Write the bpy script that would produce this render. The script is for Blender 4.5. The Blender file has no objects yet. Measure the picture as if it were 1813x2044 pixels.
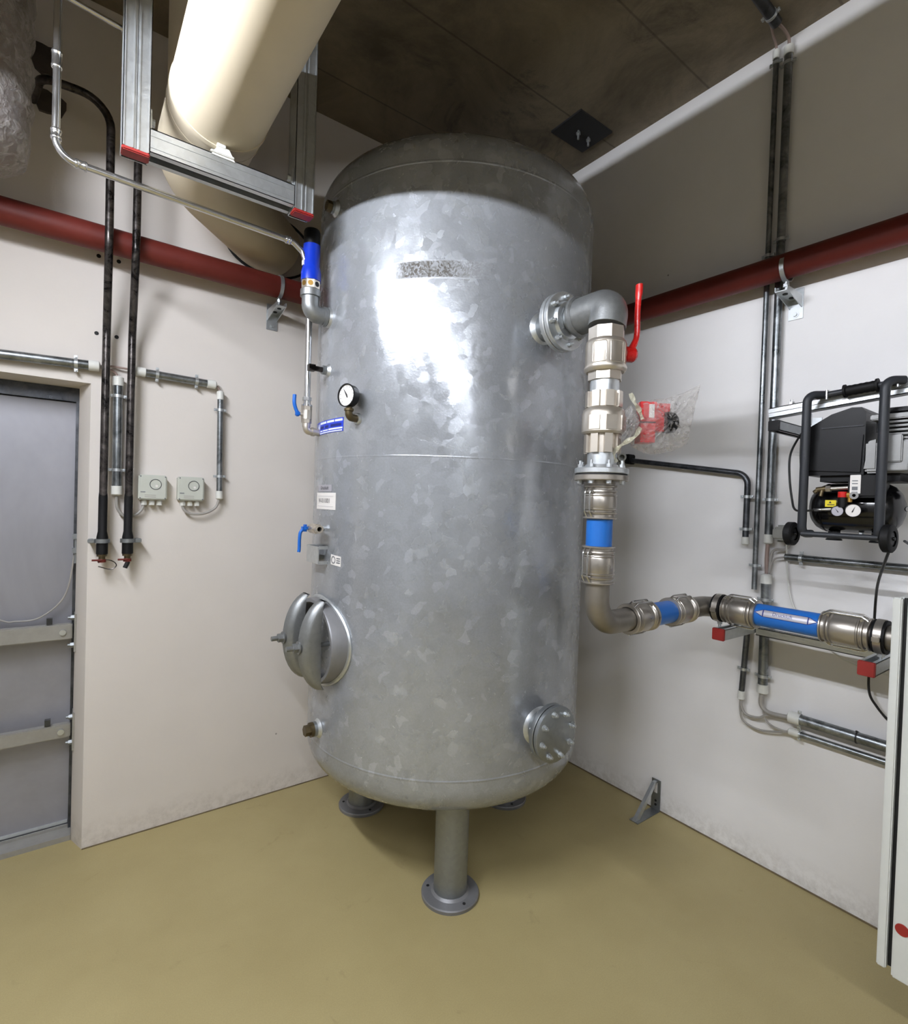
import bpy, math, random
from mathutils import Vector, Matrix
random.seed(7)
SC = bpy.context.scene
COL = SC.collection
PI = math.pi
V = Vector

# ------------------------------------------------------------------ camera
cam_d = bpy.data.cameras.new('camera'); cam = bpy.data.objects.new('camera', cam_d); COL.objects.link(cam)
cam_d.sensor_fit = 'HORIZONTAL'; cam_d.sensor_width = 36.0; cam_d.lens = 36.0 * 1041.34 / 1813.0
cam_d.clip_start = 0.02; cam_d.clip_end = 60
_r = V((0.80370607, -0.59415434, 0.0322051)); _u = V((-0.01621, 0.03224086, 0.99934867)); _f = V((0.59480567, 0.80370464, -0.01628093))
cam.matrix_world = Matrix(((_r.x, _u.x, -_f.x, -2.395), (_r.y, _u.y, -_f.y, -2.64), (_r.z, _u.z, -_f.z, 1.5), (0, 0, 0, 1)))
SC.camera = cam
# ------------------------------------------------------------------ world and exposure
w = bpy.data.worlds.new('world'); SC.world = w; w.use_nodes = True
w.node_tree.nodes['Background'].inputs[0].default_value = (0.02, 0.02, 0.022, 1)
w.node_tree.nodes['Background'].inputs[1].default_value = 1.0
SC.view_settings.view_transform = 'Standard'; SC.view_settings.look = 'None'
SC.view_settings.gamma = 1.0; SC.view_settings.exposure = 0.2; SC.view_settings.use_curve_mapping = False
TUBE_STRENGTH = 430.0
try:
    SC.cycles.use_denoising = True; SC.cycles.max_bounces = 10; SC.cycles.diffuse_bounces = 6
    SC.cycles.transparent_max_bounces = 16; SC.cycles.sample_clamp_indirect = 6.0; SC.cycles.caustics_reflective = False
except Exception:
    pass

# ------------------------------------------------------------------ materials
def lin(c):
    c = c / 255.0
    return c / 12.92 if c <= 0.04045 else ((c + 0.055) / 1.055) ** 2.4
def rgb(r, g, b): return (lin(r), lin(g), lin(b), 1.0)
class NT:
    def __init__(s, name):
        s.m = bpy.data.materials.new(name); s.m.use_nodes = True; s.t = s.m.node_tree
        s.b = s.t.nodes['Principled BSDF']; s.out = s.t.nodes['Material Output']
    def n(s, typ, **kw):
        nd = s.t.nodes.new(typ)
        for k, v in kw.items():
            if k.startswith('i_'):
                key = k[2:]; key = int(key) if key.isdigit() else key.replace('_', ' ')
                nd.inputs[key].default_value = v
            else: setattr(nd, k, v)
        return nd
    def l(s, a, b): s.t.links.new(a, b)
    def noise(s, scale, detail=3, rough=0.55, vec=None, dist=0.0):
        nd = s.n('ShaderNodeTexNoise', i_Scale=scale, i_Detail=detail, i_Roughness=rough, i_Distortion=dist)
        if vec is not None: s.l(vec, nd.inputs['Vector'])
        return nd.outputs['Fac']
    def ramp(s, fac, stops):
        nd = s.n('ShaderNodeValToRGB'); el = nd.color_ramp.elements
        el[0].position, el[0].color = stops[0]; el[1].position, el[1].color = stops[1]
        for p, c in stops[2:]:
            e = el.new(p); e.color = c
        s.l(fac, nd.inputs[0]); return nd.outputs[0]
    def mix(s, fac, a, b, mode='MIX'):
        nd = s.n('ShaderNodeMix', data_type='RGBA', blend_type=mode)
        for v, i in ((fac, 0), (a, 6), (b, 7)):
            if hasattr(v, 'links'): s.l(v, nd.inputs[i])
            elif i == 0: nd.inputs[0].default_value = v
            else: nd.inputs[i].default_value = v
        return nd.outputs[2]
    def math(s, op, a, b=0.0, clamp=False):
        nd = s.n('ShaderNodeMath', operation=op, use_clamp=clamp)
        for i, v in enumerate((a, b)):
            if hasattr(v, 'links'): s.l(v, nd.inputs[i])
            else: nd.inputs[i].default_value = v
        return nd.outputs[0]
    def mapr(s, v, a, b, c=0.0, d=1.0):
        nd = s.n('ShaderNodeMapRange'); nd.inputs[1].default_value = a; nd.inputs[2].default_value = b
        nd.inputs[3].default_value = c; nd.inputs[4].default_value = d; s.l(v, nd.inputs[0]); return nd.outputs[0]
    def bump(s, h, strength=0.2, dist=0.01):
        nd = s.n('ShaderNodeBump', i_Strength=strength, i_Distance=dist); s.l(h, nd.inputs['Height']); s.l(nd.outputs[0], s.b.inputs['Normal'])
    def pos(s):
        return s.n('ShaderNodeNewGeometry').outputs['Position']
    def xyz(s, vec):
        nd = s.n('ShaderNodeSeparateXYZ'); s.l(vec, nd.inputs[0]); return nd.outputs
    def set(s, **kw):
        for k, v in kw.items():
            inp = s.b.inputs[k.replace('_', ' ')]
            if hasattr(v, 'links'): s.l(v, inp)
            else: inp.default_value = v
        return s

def simple(name, col, rough=0.5, metal=0.0, var=0.08, scale=20.0, bump=0.0, spec=0.5):
    t = NT(name); p = t.pos()
    f = t.noise(scale, 4, 0.6, p)
    lo = tuple(max(0, c * (1 - var)) for c in col[:3]) + (1,); hi = tuple(min(1, c * (1 + var)) for c in col[:3]) + (1,)
    t.set(Base_Color=t.ramp(f, [(0.3, lo), (0.7, hi)]), Roughness=t.mapr(f, 0.2, 0.8, max(0.02, rough - 0.06), rough + 0.06), Metallic=metal)
    t.b.inputs['Specular IOR Level'].default_value = spec
    if bump: t.bump(t.noise(scale * 4, 3, 0.6, p), bump, 0.004)
    return t.m

def m_galv(name='galvanised_tank_zinc'):
    t = NT(name); p = t.pos(); x = t.xyz(p)
    wob = t.n('ShaderNodeTexNoise', i_Scale=9.0, i_Detail=3.0); t.l(p, wob.inputs['Vector'])
    pv = t.n('ShaderNodeVectorMath', operation='MULTIPLY_ADD'); t.l(wob.outputs['Color'], pv.inputs[0]); pv.inputs[1].default_value = (0.09, 0.09, 0.09); t.l(p, pv.inputs[2])
    vo = t.n('ShaderNodeTexVoronoi', i_Scale=30.0); t.l(pv.outputs[0], vo.inputs['Vector'])
    cs = t.n('ShaderNodeSeparateColor'); t.l(vo.outputs['Color'], cs.inputs[0]); cell = cs.outputs[0]; cell2 = cs.outputs[1]
    big = t.noise(2.2, 4, 0.6, p)
    base = t.ramp(big, [(0.25, rgb(155, 158, 162)), (0.75, rgb(178, 182, 188))])
    flake = t.ramp(cell, [(0.0, (0.93, 0.93, 0.93, 1)), (0.80, (1.0, 1.0, 1.0, 1)), (0.91, (1.02, 1.02, 1.03, 1)), (0.935, (1.18, 1.18, 1.19, 1))])
    c = t.mix(1.0, base, flake, 'MULTIPLY')
    fine = t.noise(140, 3, 0.7, p)
    c = t.mix(0.6, c, t.ramp(fine, [(0.35, (0.86, 0.86, 0.85, 1)), (0.65, (1.06, 1.06, 1.06, 1))]), 'MULTIPLY')
    # dull cloudy stains and run marks of weathered zinc
    st = t.noise(5.5, 6, 0.7, p, 1.5)
    c = t.mix(t.mapr(st, 0.5, 0.8, 0, 0.5), c, rgb(140, 142, 138))
    ru = t.noise(26, 5, 0.75, p, 0.6)
    c = t.mix(t.mapr(ru, 0.6, 0.85, 0, 0.4), c, rgb(126, 126, 121))
    # scraped band left by a removed sign (z 2.27..2.33, front side)
    az = t.math('ARCTAN2', t.math('ADD', x[1], 0.70), t.math('ADD', x[0], 0.99))
    zi = t.math('MULTIPLY', t.mapr(x[2], 2.268, 2.276), t.mapr(x[2], 2.334, 2.326))
    ai = t.math('MULTIPLY', t.mapr(az, -2.62, -2.50), t.mapr(az, -1.95, -2.25))
    vb = t.n('ShaderNodeTexVoronoi', i_Scale=170.0); t.l(pv.outputs[0], vb.inputs['Vector'])
    sb = t.n('ShaderNodeSeparateColor'); t.l(vb.outputs['Color'], sb.inputs[0])
    band = t.math('MULTIPLY', zi, ai)
    c = t.mix(t.math('MULTIPLY', band, t.mapr(sb.outputs[0], 0.1, 0.8, 0.35, 1.0)), c, rgb(92, 88, 82))
    # scratched streaks to the right of the sign
    r1 = t.mapr(cell2, 0, 1, -0.05, 0.05)
    rough = t.math('ADD', t.mapr(big, 0.3, 0.7, 0.19, 0.25), r1)
    rough = t.math('ADD', rough, t.math('MULTIPLY', band, 0.5))
    rough = t.math('ADD', rough, t.mapr(st, 0.5, 0.8, 0, 0.14), clamp=True)
    t.set(Base_Color=c, Roughness=rough, Metallic=0.46)
    h = t.math('ADD', t.math('MULTIPLY', cell2, 0.16), t.math('MULTIPLY', fine, 0.6))
    h = t.math('ADD', h, t.math('MULTIPLY', t.math('MULTIPLY', band, sb.outputs[1]), 1.2))
    nb = t.n('ShaderNodeBump', i_Strength=0.22, i_Distance=0.0022); t.l(h, nb.inputs['Height'])
    # every zinc crystal is tilted a little
    v1 = t.n('ShaderNodeVectorMath', operation='SUBTRACT'); t.l(vo.outputs['Color'], v1.inputs[0]); v1.inputs[1].default_value = (0.5, 0.5, 0.5)
    v2 = t.n('ShaderNodeVectorMath', operation='MULTIPLY_ADD'); t.l(v1.outputs[0], v2.inputs[0]); v2.inputs[1].default_value = (0.05, 0.05, 0.05); t.l(t.n('ShaderNodeNewGeometry').outputs['Normal'], v2.inputs[2])
    v3 = t.n('ShaderNodeVectorMath', operation='NORMALIZE'); t.l(v2.outputs[0], v3.inputs[0]); t.l(v3.outputs[0], nb.inputs['Normal']); t.l(nb.outputs[0], t.b.inputs['Normal'])
    return t.m

def m_wall(name, col, dirt=True):
    t = NT(name); p = t.pos(); x = t.xyz(p)
    f = t.noise(3.0, 5, 0.6, p); c = t.ramp(f, [(0.3, tuple(v * 0.95 for v in col[:3]) + (1,)), (0.7, col)])
    if dirt:
        d = t.math('MULTIPLY', t.mapr(x[2], 0.13, 0.0), t.mapr(t.noise(22, 6, 0.75, p), 0.42, 0.68))
        c = t.mix(t.math('MULTIPLY', d, 0.38, clamp=True), c, rgb(120, 108, 88))
        s1 = t.n('ShaderNodeMapping'); s1.inputs['Scale'].default_value = (2.2, 2.2, 14.0); t.l(p, s1.inputs[0])
        sc = t.math('MULTIPLY', t.mapr(t.noise(1.6, 5, 0.8, s1.outputs[0]), 0.70, 0.76), t.mapr(x[2], 0.75, 0.2))
        c = t.mix(t.math('MULTIPLY', sc, 0.35), c, rgb(110, 104, 98))
        sp = t.n('ShaderNodeTexVoronoi', i_Scale=3.2); t.l(p, sp.inputs['Vector'])
        c = t.mix(t.mapr(sp.outputs['Distance'], 0.022, 0.016, 0, 0.7), c, rgb(96, 88, 80))
    t.set(Base_Color=c, Roughness=0.62)
    t.b.inputs['Specular IOR Level'].default_value = 0.25
    t.bump(t.noise(90, 4, 0.6, p), 0.12, 0.003)
    return t.m

def m_floor():
    t = NT('floor_epoxy_olive'); p = t.pos()
    f = t.noise(1.3, 5, 0.6, p); c = t.ramp(f, [(0.3, rgb(166, 151, 106)), (0.7, rgb(180, 166, 120))])
    g = t.noise(260, 2, 0.6, p); c = t.mix(0.5, c, t.ramp(g, [(0.3, (0.86, 0.86, 0.84, 1)), (0.7, (1.06, 1.06, 1.06, 1))]), 'MULTIPLY')
    s = t.noise(7, 6, 0.72, p, 0.8); c = t.mix(t.mapr(s, 0.64, 0.78, 0, 0.35), c, rgb(122, 108, 74))
    mp = t.n('ShaderNodeMapping'); mp.inputs['Rotation'].default_value = (0, 0, 0.6); mp.inputs['Scale'].default_value = (14, 1.2, 1); t.l(p, mp.inputs[0])
    sc = t.noise(1.3, 5, 0.8, mp.outputs[0]); c = t.mix(t.mapr(sc, 0.72, 0.76, 0, 0.3), c, rgb(105, 92, 66))
    vo = t.n('ShaderNodeTexVoronoi', i_Scale=2.7); t.l(p, vo.inputs['Vector'])
    c = t.mix(t.mapr(vo.outputs['Distance'], 0.028, 0.018, 0, 0.45), c, rgb(108, 94, 62))
    t.set(Base_Color=c, Roughness=t.mapr(s, 0.3, 0.7, 0.34, 0.5)); t.b.inputs['Specular IOR Level'].default_value = 0.35
    t.bump(t.noise(60, 3, 0.6, p), 0.06, 0.003)
    return t.m

def m_ceiling():
    t = NT('ceiling_raw_concrete'); p = t.pos(); x = t.xyz(p)
    f = t.noise(2.0, 7, 0.68, p, 0.6); c = t.ramp(f, [(0.32, rgb(92, 84, 70)), (0.55, rgb(128, 117, 99)), (0.75, rgb(146, 135, 114))])
    s = t.noise(1.4, 7, 0.75, p, 1.2); c = t.mix(t.mapr(s, 0.55, 0.68, 0, 0.75), c, rgb(58, 53, 46))
    # formwork board joints
    bd = t.math('FRACT', t.math('MULTIPLY', x[1], 1.9)); jt = t.mapr(t.math('ABSOLUTE', t.math('SUBTRACT', bd, 0.5)), 0.012, 0.004)
    c = t.mix(t.math('MULTIPLY', jt, 0.5), c, rgb(60, 54, 46))
    t.set(Base_Color=c, Roughness=0.85)
    h = t.math('SUBTRACT', t.noise(40, 6, 0.7, p), t.math('MULTIPLY', jt, 0.6)); t.bump(h, 0.35, 0.006)
    return t.m

def m_steelpipe(name, a, b, rough=0.35, metal=0.9, blotch=14):
    t = NT(name); p = t.pos(); f = t.noise(blotch, 5, 0.7, p, 0.8)
    t.set(Base_Color=t.ramp(f, [(0.35, a), (0.68, b)]), Metallic=metal, Roughness=t.mapr(f, 0.3, 0.7, rough - 0.08, rough + 0.12)); return t.m

def m_zinc(name, col, rough=0.32):
    t = NT(name); p = t.pos()
    vo = t.n('ShaderNodeTexVoronoi', i_Scale=70.0); t.l(p, vo.inputs['Vector'])
    cs = t.n('ShaderNodeSeparateColor'); t.l(vo.outputs['Color'], cs.inputs[0])
    c = t.mix(1.0, col, t.ramp(cs.outputs[0], [(0, (0.95, 0.95, 0.95, 1)), (1, (1.04, 1.04, 1.04, 1))]), 'MULTIPLY')
    n = t.noise(12, 5, 0.7, p); c = t.mix(t.mapr(n, 0.55, 0.8, 0, 0.35), c, tuple(v * 0.75 for v in col[:3]) + (1,))
    t.set(Base_Color=c, Metallic=0.85, Roughness=t.mapr(cs.outputs[1], 0, 1, rough - 0.03, rough + 0.04)); return t.m

def m_emit(name, col, strength):
    t = NT(name); t.set(Base_Color=(0.9, 0.9, 0.9, 1)); t.b.inputs['Emission Color'].default_value = col; t.b.inputs['Emission Strength'].default_value = strength; return t.m

def m_film(name, tint, alpha, rough=0.12):
    t = NT(name); p = t.pos(); f = t.noise(34, 4, 0.6, p, 1.0)
    tr = t.n('ShaderNodeBsdfTransparent'); tr.inputs[0].default_value = (0.95, 0.945, 0.94, 1)
    t.set(Base_Color=tint, Roughness=rough); t.b.inputs['Specular IOR Level'].default_value = 0.9
    t.bump(f, 0.8, 0.02)
    mx = t.n('ShaderNodeMixShader'); lw = t.n('ShaderNodeLayerWeight', i_Blend=0.25)
    fac = t.math('ADD', t.mapr(f, 0.45, 0.75, alpha * 0.6, alpha * 1.5), t.math('MULTIPLY', lw.outputs['Facing'], 0.35), clamp=True)
    t.l(fac, mx.inputs[0]); t.l(tr.outputs[0], mx.inputs[1]); t.l(t.b.outputs[0], mx.inputs[2]); t.l(mx.outputs[0], t.out.inputs[0]); return t.m

MT = dict(
    tank=m_galv(), wall=m_wall('wall_white_paint', rgb(224, 217, 210)), wall_plain=m_wall('wall_plain_paint', rgb(165, 164, 162), False), wall_r=m_wall('wall_bright_white_paint', rgb(241, 239, 238)),
    floor=m_floor(), ceiling=m_ceiling(),
    red_pipe=simple('red_oxide_paint', rgb(100, 37, 30), 0.55, 0, 0.12, 8, 0, 0.3),
    red_paint=simple('red_lever_paint', rgb(196, 30, 26), 0.28, 0, 0.06), red_cap=simple('red_plastic_cap', rgb(142, 34, 30), 0.5),
    blue_paint=simple('blue_powder_coat', rgb(28, 104, 190), 0.38, 0, 0.04), blue_valve=simple('deep_blue_enamel', rgb(18, 52, 178), 0.25, 0, 0.06),
    blue_lever=simple('blue_lever_vinyl', rgb(22, 98, 190), 0.4), blue_sign=simple('blue_sign_film', rgb(36, 62, 190), 0.35),
    black_steel=m_steelpipe('worn_black_steel', rgb(26, 24, 24), rgb(104, 98, 95), 0.30, 0.85, 16),
    dark_steel=m_steelpipe('dark_steel', rgb(58, 60, 64), rgb(98, 100, 104), 0.35, 0.8),
    conduit=m_steelpipe('galvanised_conduit', rgb(92, 96, 98), rgb(164, 168, 170), 0.33, 0.9, 10),
    conduit_dark=m_steelpipe('dull_conduit', rgb(78, 80, 82), rgb(120, 123, 125), 0.42, 0.75, 10),
    zinc=m_zinc('bright_zinc', rgb(206, 210, 212), 0.38), zinc_dull=m_zinc('dull_zinc', rgb(150, 154, 156), 0.42), cast=simple('cast_galvanised', rgb(140, 142, 142), 0.4, 0.7, 0.08, 60, 0.15),
    nickel=simple('nickel_plated_brass', rgb(208, 200, 188), 0.34, 0.85, 0.02, 30), stainless=m_steelpipe('stainless', rgb(160, 154, 146), rgb(182, 176, 167), 0.30, 0.8, 5),
    stainless_dull=m_steelpipe('stainless_matt', rgb(122, 117, 110), rgb(150, 144, 135), 0.38, 0.8, 4),
    chrome=simple('bright_steel', rgb(205, 205, 205), 0.18, 0.95, 0.04), brass=simple('brass', rgb(190, 150, 80), 0.3, 0.9, 0.12), brass_old=simple('tarnished_brass', rgb(92, 80, 56), 0.45, 0.7, 0.15, 40),
    rubber=simple('black_rubber', rgb(16, 16, 17), 0.6, 0, 0.08, 20, 0, 0.2), black=simple('black_plastic', rgb(14, 14, 15), 0.42, 0, 0.1, 20, 0, 0.22), black_gloss=simple('black_gloss_paint', rgb(13, 13, 14), 0.2, 0, 0.1),
    anthracite=simple('anthracite_powder_coat', rgb(46, 48, 52), 0.42, 0.0, 0.06, 20, 0, 0.3), cream=simple('cream_duct_paint', rgb(204, 192, 168), 0.65, 0, 0.03, 4, 0, 0.2),
    plastic_white=simple('white_plastic', rgb(222, 222, 216), 0.4, 0, 0.03), plastic_grey=simple('light_grey_plastic', rgb(196, 198, 188), 0.4, 0, 0.03), plastic_mid=simple('grey_plastic', rgb(150, 150, 144), 0.45),
    cable_grey=simple('grey_cable', rgb(160, 156, 150), 0.5), cable_black=simple('black_cable', rgb(20, 20, 20), 0.45), cable_brown=simple('brown_grey_cable', rgb(150, 130, 122), 0.5),
    label_white=simple('white_label', rgb(228, 224, 220), 0.4, 0, 0.02), label_silver=simple('silver_label', rgb(176, 174, 182), 0.35, 0.3, 0.03), ink=simple('black_print', rgb(40, 36, 40), 0.6), ink_blue=simple('navy_print', rgb(20, 34, 110), 0.5), ink_pale=simple('pale_print', rgb(226, 232, 250), 0.5), ink_grey=simple('grey_print', rgb(110, 112, 116), 0.6),
    yellow=simple('yellow_label', rgb(226, 206, 30), 0.4), alu=simple('cast_aluminium', rgb(138, 138, 137), 0.45, 0.35, 0.05, 60), door=m_steelpipe('grey_zinc_door', rgb(150, 150, 156), rgb(168, 168, 175), 0.48, 0.45, 1.2),
    door_bar=simple('grey_painted_bar', rgb(158, 156, 150), 0.42, 0.3), cabinet=simple('pale_cabinet_enamel', rgb(206, 208, 204), 0.35, 0, 0.02), foot_paint=simple('grey_foot_paint', rgb(128, 128, 130), 0.42, 0.35, 0.1, 12),
    joint=simple('dirty_floor_joint', rgb(112, 98, 74), 0.9, 0, 0.35, 9), recess_dark=simple('painted_recess_dark', rgb(70, 62, 56), 0.9, 0, 0.3, 12, 0.5), glass_dark=simple('smoked_window', rgb(78, 80, 82), 0.3), film=m_film('clear_film', rgb(228, 224, 220), 0.27, 0.08), wrap=m_film('stretch_wrap', rgb(205, 200, 196), 0.42, 0.2),  # dark patch colour holds the shade of the wall openings
    tape=m_film('yellowed_tie_film', rgb(206, 202, 178), 0.75, 0.2), insul=simple('pink_grey_insulation', rgb(112, 98, 94), 0.8, 0, 0.25, 9, 0.3), steel_plate=simple('embedded_steel_plate', rgb(56, 56, 58), 0.7, 0.3),
    lamp=m_emit('fluorescent_tube', (0.93, 0.97, 1.06, 1), TUBE_STRENGTH), lamp_far=m_emit('dim_fluorescent_tube', (0.93, 0.97, 1.06, 1), TUBE_STRENGTH * 0.5), lamp_body=simple('white_lamp_housing', rgb(225, 225, 222), 0.4), gasket=simple('black_gasket', rgb(18, 18, 18), 0.7), red_act=simple('red_plastic_block', rgb(208, 42, 44), 0.4),
)

# ------------------------------------------------------------------ mesh helpers
def frame(ax):
    ax = V(ax).normalized(); t = V((0, 0, 1)) if abs(ax.z) < 0.9 else V((1, 0, 0))
    u = t.cross(ax).normalized(); return u, ax.cross(u), ax
class MB:
    def __init__(s): s.v = []; s.f = []; s.sm = []
    def add(s, vs, fs, smooth=False):
        o = len(s.v); s.v += [V(p) for p in vs]
        for f in fs: s.f.append([i + o for i in f]); s.sm.append(smooth)
        return s
    def hexa(s, p):  # 8 corners: bottom 0-3, top 4-7
        return s.add(p, [(0, 3, 2, 1), (4, 5, 6, 7), (0, 1, 5, 4), (1, 2, 6, 5), (2, 3, 7, 6), (3, 0, 4, 7)])
    def box(s, a, b):
        x0, x1 = sorted((a[0], b[0])); y0, y1 = sorted((a[1], b[1])); z0, z1 = sorted((a[2], b[2]))
        return s.hexa([(x0, y0, z0), (x1, y0, z0), (x1, y1, z0), (x0, y1, z0), (x0, y0, z1), (x1, y0, z1), (x1, y1, z1), (x0, y1, z1)])
    def obox(s, c, ex, ey, ez):  # centre and three half-axis vectors
        c, ex, ey, ez = V(c), V(ex), V(ey), V(ez)
        return s.hexa([c - ex - ey - ez, c + ex - ey - ez, c + ex + ey - ez, c - ex + ey - ez, c - ex - ey + ez, c + ex - ey + ez, c + ex + ey + ez, c - ex + ey + ez])
    def rbox(s, a, b, r=0.004):  # box with chamfered edges
        x0, x1 = sorted((a[0], b[0])); y0, y1 = sorted((a[1], b[1])); z0, z1 = sorted((a[2], b[2]))
        import bmesh
        bm = bmesh.new(); bmesh.ops.create_cube(bm, size=1.0)
        for vv in bm.verts: vv.co = V(((x0 + x1) / 2 + vv.co.x * (x1 - x0), (y0 + y1) / 2 + vv.co.y * (y1 - y0), (z0 + z1) / 2 + vv.co.z * (z1 - z0)))
        bmesh.ops.bevel(bm, geom=bm.edges[:], offset=r, segments=2, affect='EDGES')
        bm.verts.index_update(); s.add([vv.co.copy() for vv in bm.verts], [[vv.index for vv in f.verts] for f in bm.faces], True); bm.free(); return s
    def lathe(s, o, ax, prof, n=32, sx=1.0, sy=1.0, uv=None, a0=0.0, a1=2 * PI):
        o = V(o); u, v, w_ = uv if uv else frame(ax); full = abs(a1 - a0 - 2 * PI) < 1e-6
        m = n if full else n + 1; vs = []; fs = []
        for d, r in prof:
            for k in range(m):
                a = a0 + (a1 - a0) * k / n; vs.append(o + w_ * d + u * (r * sx * math.cos(a)) + v * (r * sy * math.sin(a)))
        for j in range(len(prof) - 1):
            for k in range(n):
                k2 = (k + 1) % m
                fs.append((j * m + k, j * m + k2, (j + 1) * m + k2, (j + 1) * m + k))
        return s.add(vs, fs, True)
    def cyl(s, a, b, r, r2=None, n=24):
        a, b = V(a), V(b); r2 = r if r2 is None else r2; L = (b - a).length
        return s.lathe(a, b - a, [(0, 1e-5), (0, r), (L, r2), (L, 1e-5)], n)
    def ring(s, a, b, r0, r1, n=28):
        a, b = V(a), V(b); L = (b - a).length
        return s.lathe(a, b - a, [(0, r0), (0, r1), (L, r1), (L, r0), (0, r0)], n)
    def prism(s, a, b, r, n=6, rot=0.0, up=None):
        a, b = V(a), V(b); u, v, w_ = frame(b - a)
        P = [u * (r * math.cos(rot + 2 * PI * k / n)) + v * (r * math.sin(rot + 2 * PI * k / n)) for k in range(n)]
        return s.add([a + p for p in P] + [b + p for p in P], [tuple(reversed(range(n))), tuple(range(n, 2 * n))] + [(k, (k + 1) % n, n + (k + 1) % n, n + k) for k in range(n)])
    def tube(s, pts, r, n=12, caps=True, flat=None):
        pts = [V(p) for p in pts]; rs = r if isinstance(r, (list, tuple)) else [r] * len(pts)
        T = []
        for i in range(len(pts)):
            a = pts[max(0, i - 1)]; b = pts[min(len(pts) - 1, i + 1)]; T.append((b - a).normalized())
        u, v, _ = frame(T[0]); vs = []; fs = []
        for i, p in enumerate(pts):
            if i:
                q = T[i - 1].rotation_difference(T[i]); u = q @ u; v = q @ v
            fl = flat if flat else 1.0
            for k in range(n): vs.append(p + u * (rs[i] * math.cos(2 * PI * k / n)) + v * (rs[i] * fl * math.sin(2 * PI * k / n)))
        for j in range(len(pts) - 1):
            for k in range(n): fs.append((j * n + k, j * n + (k + 1) % n, (j + 1) * n + (k + 1) % n, (j + 1) * n + k))
        if caps: fs.append(tuple(reversed(range(n)))); fs.append(tuple(range((len(pts) - 1) * n, len(pts) * n)))
        return s.add(vs, fs, True)
    def sphere(s, c, r, n=16, sz=1.0):
        return s.lathe(V(c) - V((0, 0, r * sz)), (0, 0, 1), [(r * sz * (1 - math.cos(PI * k / (n // 2))), max(1e-5, r * math.sin(PI * k / (n // 2)))) for k in range(n // 2 + 1)], n)
    def extrude(s, poly, d):  # flat polygon (3-D points) pushed along d
        poly = [V(p) for p in poly]; d = V(d); n = len(poly)
        return s.add(poly + [p + d for p in poly], [tuple(reversed(range(n))), tuple(range(n, 2 * n))] + [(k, (k + 1) % n, n + (k + 1) % n, n + k) for k in range(n)])
    def map(s, fn): s.v = [V(fn(p)) for p in s.v]; return s
    def build(s, name, mat, parent=None, base=None, sharp=38):
        off = V((0, 0, 0)); q = parent
        while q is not None: off += q.location; q = q.parent
        loc = V(base) if base is not None else V((0, 0, 0))
        me = bpy.data.meshes.new(name); me.from_pydata([p - off - loc for p in s.v], [], s.f)
        me.polygons.foreach_set('use_smooth', s.sm); me.validate(); me.update()
        try: me.set_sharp_from_angle(angle=math.radians(sharp))
        except Exception: pass
        me.materials.append(MT[mat]); o = bpy.data.objects.new(name, me); COL.objects.link(o)
        o.parent = parent; o.location = loc; return o

def fillet(pts, rad, n=8):
    pts = [V(p) for p in pts]; out = [pts[0]]
    for i in range(1, len(pts) - 1):
        p = pts[i]; a = (pts[i - 1] - p); b = (pts[i + 1] - p); r = rad[i - 1] if isinstance(rad, (list, tuple)) else rad
        ang = a.angle(b); t = min(r / max(1e-4, math.tan(ang / 2)), a.length * 0.49, b.length * 0.49); rr = t * math.tan(ang / 2)
        a.normalize(); b.normalize(); c = p + (a + b).normalized() * (rr / math.sin(ang / 2)); s0 = p + a * t; s1 = p + b * t
        v0 = s0 - c; v1 = s1 - c; tot = v0.angle(v1); axx = v0.cross(v1).normalized()
        for k in range(n + 1): out.append(c + Matrix.Rotation(tot * k / n, 3, axx) @ v0)
    out.append(pts[-1]); return out
def smooth_path(pts, n=8):  # Catmull-Rom
    P = [V(p) for p in pts]; P = [P[0] * 2 - P[1]] + P + [P[-1] * 2 - P[-2]]; out = []
    for i in range(1, len(P) - 2):
        a, b, c, d = P[i - 1:i + 3]
        for k in range(n):
            t = k / n; out.append(0.5 * ((2 * b) + (c - a) * t + (2 * a - 5 * b + 4 * c - d) * t * t + (3 * b - a - 3 * c + d) * t ** 3))
    out.append(P[-2]); return out
def thing(name, label, cat, base, group=None):
    o = bpy.data.objects.new(name, None); COL.objects.link(o); o.location = base; o.empty_display_size = 0.05
    return tag(o, label, cat, group)
def tag(o, label, cat, group=None):
    o['label'] = label; o['category'] = cat
    if group: o['group'] = group
    return o
def struct(o): o['kind'] = 'structure'; return o
def dup(root, loc, label=None, group=None):
    r = root.copy(); COL.objects.link(r); r.location = loc
    if label: r['label'] = label
    if group: r['group'] = group
    for ch in list(root.children):
        c = ch.copy(); COL.objects.link(c); c.parent = r
        for g in list(ch.children):
            d = g.copy(); COL.objects.link(d); d.parent = c
    return r
def text_mb(txt, size, fn):  # flat lettering; fn maps (x, y) of the text plane to the world
    cu = bpy.data.curves.new('lettering', 'FONT'); cu.body = txt; cu.size = size; cu.align_x = 'CENTER'; cu.align_y = 'CENTER'; cu.resolution_u = 3
    o = bpy.data.objects.new('lettering', cu); COL.objects.link(o); dg = bpy.context.evaluated_depsgraph_get()
    me = bpy.data.meshes.new_from_object(o.evaluated_get(dg)); mb = MB()
    mb.add([fn(p.co.x, p.co.y) for p in me.vertices], [list(p.vertices) for p in me.polygons])
    bpy.data.objects.remove(o); bpy.data.curves.remove(cu); bpy.data.meshes.remove(me); return mb
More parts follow.
